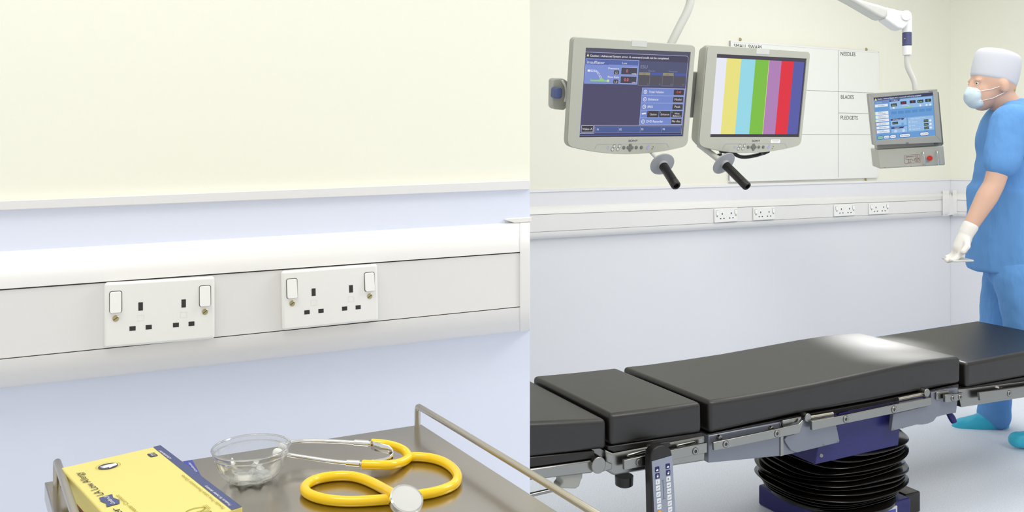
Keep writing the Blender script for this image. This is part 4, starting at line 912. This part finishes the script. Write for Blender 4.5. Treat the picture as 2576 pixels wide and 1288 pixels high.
c_ = GF.hit(272, 1172, hq); b.flat(GF, circ(c_[0], c_[1], .0095, 28, .0105), hq-.0002, M['slate']); b.flat(GF, [(c_[0]+x, c_[1]+y) for x, y in ((-.003, -.009), (.004, -.0095), (.0045, .002), (.0030, .0085), (.001, .0045), (-.001, .0090), (-.0025, .0045), (-.0045, .0070), (-.004, 0), (-.0075, .001), (-.005, -.004))], hq, M['white'])
b.ring(GF, c_[0], c_[1], .0120, .0004, hq, M['olive'], 28, ry=.0130)
c_ = GF.hit(387, 1142, hq); b.prism(GF, rr(c_[0]-.0075, c_[1]-.0025, c_[0]+.0065, c_[1]+.0060, .002, 3), 0, hq-.0003, M['slate']); b.rect(GF, c_[0]-.0075, c_[1]-.0002, c_[0]+.0065, c_[1]+.0002, hq, M['card']); b.text(GF, 'Small', c_[0]-.005, c_[1]+.0012, .0032, M['white'], width=.010, h=hq)
b.text(GF, 'MM', c_[0]-.002, c_[1]-.0020, .0013, M['white'], h=hq)
c_ = GF.hit(492, 1283, hq); b.ring(GF, c_[0], c_[1], .006, .0012, hq, M['olive'], 24, ry=.010); b.ring(GF, c_[0]-.013, c_[1]-.002, .006, .0012, hq, M['olive'], 24, ry=.009)
for i in range(3): b.line(GF, [GF.hit(510+i*4, 1271+i*-1, hq), GF.hit(525+i*3, 1283-i*2, hq)], .0004, hq, M['olive'])
b.build('printed_top', cto, recalc=False)
b = MB(); b.box(GF, -.0004, Wb, Lb, Wb+.0005, -.0216, -.0205, M['redp']); b.build('bottom_seam', gb)
# lower box
LA = T(464, 1157, .012); LBp = T(484, 1157, .012); LC = T(520, 1222, .012)
dd = (LC-LBp).normalized(); GL = Frm(LBp, -dd, (-1, -.3, 0))
g2 = root('glove_box', (LBp.x, LBp.y, TZ), 'flat glove box with violet blue edge sticking out from under the yellow glove box', 'box', 'examination glove boxes on the tray')
b = MB(); b.box(GL, -.14, 0, 0, .10, -.0116, 0, M['card']); b.build('carton', g2, bevel=.0008)
b = MB(); b.rect(GL, -.14, .0003, -.0003, .011, .0003, M['cardc']); b.textpx(GL, 'schottlander', (497, 1186), (478, 1163), .003, M['white'], h=.0007); b.build('printed_strip', g2, recalc=False)

# ---------------------------------------------------------------- person
per = root('person', P(2520, 1075, 4.0)*1.0, 'person in blue scrubs, grey cap and face mask walking left at the right edge', 'person')
per.location.z = 0; WP[per.name] = V(per.location)
def blob(items, m, name, vox=.009, it=8, disp=None, parent=None, label=None, fac=.6):
    b = MB()
    for it_ in items:
        if it_[0] == 'c':      # chain of (point, radius)
            ps = it_[1]
            for i in range(len(ps)-1):
                (p, r), (q, s) = ps[i], ps[i+1]; d = q-p; L_ = d.length or 1e-4
                prof = [(r*math.sin(a), -r*math.cos(a)) for a in (math.pi*j/16 for j in range(1, 8))]+[(r, 0)]+[(s, L_)]+[(s*math.cos(a), L_+s*math.sin(a)) for a in (math.pi*j/16 for j in range(1, 8))]
                b.lathe(p, d, prof, m, 18)
        elif it_[0] == 'b':    # upright elliptical drum with flat ends
            c, (rx, ry), hh_ = it_[1:]; b.lathe(c, (0, 0, 1), [(rx*.5, 0), (rx, 0), (rx, hh_*.5), (rx*.96, hh_)], m, 32, ex=ry/rx, xdir=(0, 1, 0))
        elif it_[0] == 'e':    # ellipsoid: centre, (rx, ry, rz), tilt about y
            c, (rx, ry, rz_), tl_ = it_[1:]; R = Matrix.Rotation(tl_, 3, 'Y'); vs = []; nu, nv = 28, 16
            for i in range(nv+1):
                th = math.pi*(i+.02)/(nv+.04)
                for k_ in range(nu):
                    ph = 2*math.pi*k_/nu; vs.append(c+R @ V((rx*math.sin(th)*math.cos(ph), ry*math.sin(th)*math.sin(ph), rz_*math.cos(th))))
            fs = [(i*nu+k_, i*nu+(k_+1) % nu, (i+1)*nu+(k_+1) % nu, (i+1)*nu+k_) for i in range(nv) for k_ in range(nu)]+[tuple(range(nu)), tuple(range(nv*nu, (nv+1)*nu))[::-1]]
            b.add(vs, fs, m)
    o = b.build(name, parent or per, angle=180, label=label)
    r = o.modifiers.new('skin', 'REMESH'); r.mode = 'VOXEL'; r.voxel_size = vox; r.use_smooth_shade = True
    s = o.modifiers.new('relax', 'SMOOTH'); s.iterations = it; s.factor = fac
    if disp:
        t = bpy.data.textures.new(name+'_folds', 'CLOUDS'); t.noise_scale = disp[1]; t.noise_depth = 2
        d = o.modifiers.new('folds', 'DISPLACE'); d.texture = t; d.strength = disp[0]; d.texture_coords = 'LOCAL'
    return o
ZN, ZM, ZF = 3.80, 3.98, 4.12
ZK = ZM
hd = P(2494, 208, ZM); W_ = lambda dx, dy, dz: hd+V((dx, dy, dz))
neck = P(2530, 262, ZM)
sh_n = P(2548, 305, ZN); el_n = P(2500, 465, ZN-.02); wr_n = P(2432, 585, ZN-.03)
sh_f = P(2540, 300, ZF+.05); el_f = P(2500, 450, ZF+.06); wr_f = P(2462, 560, ZF+.05)
hip_n = P(2566, 690, ZN+.07); kn_n = P(2598, 890, ZN+.02); an_n = P(2650, 1075, ZN)
hip_f = P(2545, 690, ZF); kn_f = P(2508, 880, ZF+.0); an_f = P(2496, 1040, ZF-.02)
def hand(wr, dirv, curl, s=1):
    out = []; d = V(dirv).normalized(); side_ = V((0, 1, 0)); dn = d.cross(side_).normalized()
    palm = wr+d*.05; out.append(('c', [(wr, .026), (wr+d*.03, .030), (wr+d*.075, .030)]))
    for j, (off, L_) in enumerate(((-.027, .066), (-.009, .076), (.009, .072), (.026, .056))):
        p0 = wr+d*.080+side_*off; p1 = p0+(d+dn*curl*.5).normalized()*L_*.45; p2 = p1+(d+dn*curl*1.4).normalized()*L_*.35; p3 = p2+(d*.6+dn*curl*2).normalized()*L_*.28
        out.append(('c', [(p0, .0098), (p1, .0092), (p2, .0085), (p3, .0078)]))
    t0 = wr+d*.035-side_*.026; t1 = t0+(d-side_*.9).normalized()*.035; t2 = t1+(d-side_*.1+dn*curl).normalized()*.032; out.append(('c', [(t0, .013), (t1, .0115), (t2, .0095)]))
    return out
head = [('e', W_(.012, 0, .015), (.100, .077, .118), -.15), ('e', W_(-.040, 0, -.045), (.062, .060, .088), .1), ('c', [(W_(.02, 0, -.05), .062), (neck, .062), (P(2552, 292, ZM), .075)]),
        ('c', [(W_(-.090, 0, .004), .009), (W_(-.104, 0, -.030), .012)]), ('e', W_(-.085, -.018, -.078), (.020, .022, .010), 0),
        ('e', W_(-.080, -.032, .008), (.014, .018, .010), 0), ('e', W_(-.080, .032, .008), (.014, .018, .010), 0), ('e', W_(.014, -.083, -.022), (.022, .013, .034), -.15), ('e', W_(.014, .083, -.022), (.022, .013, .034), -.15)]
torso = [('e', P(2556, 340, ZM), (.125, .18, .16), 0), ('e', P(2545, 470, ZM), (.115, .15, .22), 0), ('e', P(2553, 620, ZM), (.12, .165, .17), 0), ('c', [(P(2548, 300, ZN+.05), .055), (P(2548, 300, ZF-.02), .055)])]
arms = [('c', [(sh_n, .055), (el_n, .043), (el_n+(wr_n-el_n)*.25, .046), (wr_n, .028)]), ('c', [(sh_f, .055), (el_f, .043), (wr_f, .028)])]
legs = [('c', [(hip_n, .08), (kn_n, .055), (an_n, .036)]), ('c', [(hip_f, .08), (kn_f, .055), (an_f, .036)])]
feet = [('c', [(an_f, .036), (an_f+V((-.02, 0, -.04)), .04), (an_f+V((-.15, 0, -.055)), .028)]), ('c', [(an_n, .036), (an_n+V((-.02, 0, -.04)), .04), (an_n+V((-.15, 0, -.06)), .028)])]
h_n = hand(wr_n, (-.45, -.05, -1), -.35); h_f = hand(wr_f, (-.3, 0, -1), -.3)
blob(head+torso+arms+legs+feet+h_n+h_f, M['skin'], 'body', vox=.0075, it=6)
# eyes
for sgn in (-1, 1):
    b = MB(); c = W_(-.0865, sgn*.034, -.006); b.lathe(c, (-1, sgn*.45, 0), [(.0070, -.003), (.0062, .0), (.003, .0012)], M['white'], 16); b.lathe(c+V((-.0008, sgn*.0003, 0)), (-1, sgn*.45, 0), [(.0042, 0), (.0035, .0012)], M['ink'], 12); b.build('eye', per)
blob([('c', [(sh_n+V((.0, .02, 0)), .085), (sh_n+(el_n-sh_n)*.62, .078)]), ('c', [(sh_f+V((0, -.02, 0)), .085), (sh_f+(el_f-sh_f)*.62, .078)]),
      ('c', [(P(2545, 282, ZN+.10), .055), (P(2545, 282, ZF-.06), .055)]),
      ('e', P(2556, 350, ZM), (.155, .205, .19), 0), ('e', P(2546, 460, ZM), (.158, .185, .24), 0), ('b', P(2542, 684, ZM), (.178, .215), .40)],
     M['scrub'], 'scrub_top', vox=.011, it=10, disp=(.022, .16), label='blue short sleeved scrub top')
blob([('c', [(P(2560, 672, ZM-.05), .13), (P(2558, 672, ZM+.05), .13)]), ('c', [(hip_n, .115), (kn_n, .088), (kn_n+(an_n-kn_n)*.9, .072)]), ('c', [(hip_f, .125), (kn_f, .092), (kn_f+(an_f-kn_f)*.55, .078), (an_f+V((.008, 0, -.005)), .074)])],
     M['scrub2'], 'scrub_trousers', vox=.011, it=8, disp=(.020, .12), label='blue scrub trousers')
# cap: tall pale cap, lower at the back
cp = MB(); axc = V((.12, 0, .99)).normalized(); c0_ = W_(.008, 0, .012)
prof = [(.100, -.012), (.103, .010), (.106, .050), (.105, .095), (.100, .122), (.084, .138), (.045, .143), (.001, .144)]
cp.lathe(c0_, V((.22, 0, .97)), prof, M['cap'], 36, ex=1.0, xdir=(0, 1, 0)); 
vs = cp.v; cp.v = [V((v.x, hd.y+(v.y-hd.y)*.80, v.z-.16*max(0, v.x-hd.x-.02)*(1 if v.z < hd.z+.06 else .3))) for v in vs]
co = cp.build('surgical_cap', per, angle=70, label='tall pale grey surgical cap'); sd = co.modifiers.new('soft', 'SUBSURF'); sd.levels = 1; sd.render_levels = 2
blob([('c', [(W_(.072, -.03, -.03), .024), (W_(.072, .03, -.03), .024)]), ('c', [(W_(.082, 0, -.01), .026), (W_(.055, 0, -.06), .026)])], M['hair'], 'hair', vox=.008, it=3)
blob([('e', W_(-.088, 0, -.062), (.032, .056, .046), .22), ('e', W_(-.074, 0, -.094), (.034, .050, .028), .22), ('c', [(W_(-.100, 0, -.030), .016), (W_(-.106, 0, -.055), .022)])], M['mask'], 'face_mask', vox=.006, it=4)
for sgn in (-1, 1):
    b = MB(); b.tube([W_(-.095, sgn*.048, -.045), W_(-.04, sgn*.070, -.035), W_(.022, sgn*.084, -.012)], .0016, M['white'], 6); b.build('mask_loop', per); b = MB(); b.tube([W_(-.085, sgn*.045, -.09), W_(-.03, sgn*.066, -.075), W_(.025, sgn*.084, -.045)], .0016, M['white'], 6); b.build('mask_loop', per)
gl = [('c', [(wr_n-(wr_n-el_n).normalized()*.03, .034), (wr_n, .032)])]+[('c', [(p, r+.002) for p, r in it_[1]]) for it_ in h_n]
blob(gl, M['glove'], 'latex_glove', vox=.005, it=2, label='white latex glove')
blob([('c', [(an_f+V((-.0, 0, -.030)), .054), (an_f+V((-.05, 0, -.048)), .050), (an_f+V((-.155, 0, -.062)), .036)]), ('c', [(an_f+V((.04, 0, -.045)), .040), (an_f, .05)])], M['cover'], 'overshoe', vox=.008, it=4, disp=(.008, .03), label='cyan plastic overshoe')
blob([('c', [(an_n+V((-.0, 0, -.035)), .052), (an_n+V((-.06, 0, -.055)), .046), (an_n+V((-.165, 0, -.055)), .034)]), ('c', [(an_n+V((.04, 0, -.045)), .040), (an_n, .05)])], M['cover'], 'overshoe', vox=.008, it=4, disp=(.008, .03), label='cyan plastic overshoe')
print('ankles', an_f, an_n, 'hd', hd)
# thin white tray in the gloved hand
hp_ = wr_n+V((-.45, -.05, -1)).normalized()*.13
fi = Frm(hp_+V((.01, 0, 0)), (1, 0, .03), (0, 1, 0))
tag(MB().box(fi, -.045, -.05, .045, .05, -.004, .004, M['monl']).build('instrument_dish', bevel=.002), 'thin pale dish held in the gloved hand of the person in scrubs', 'dish')
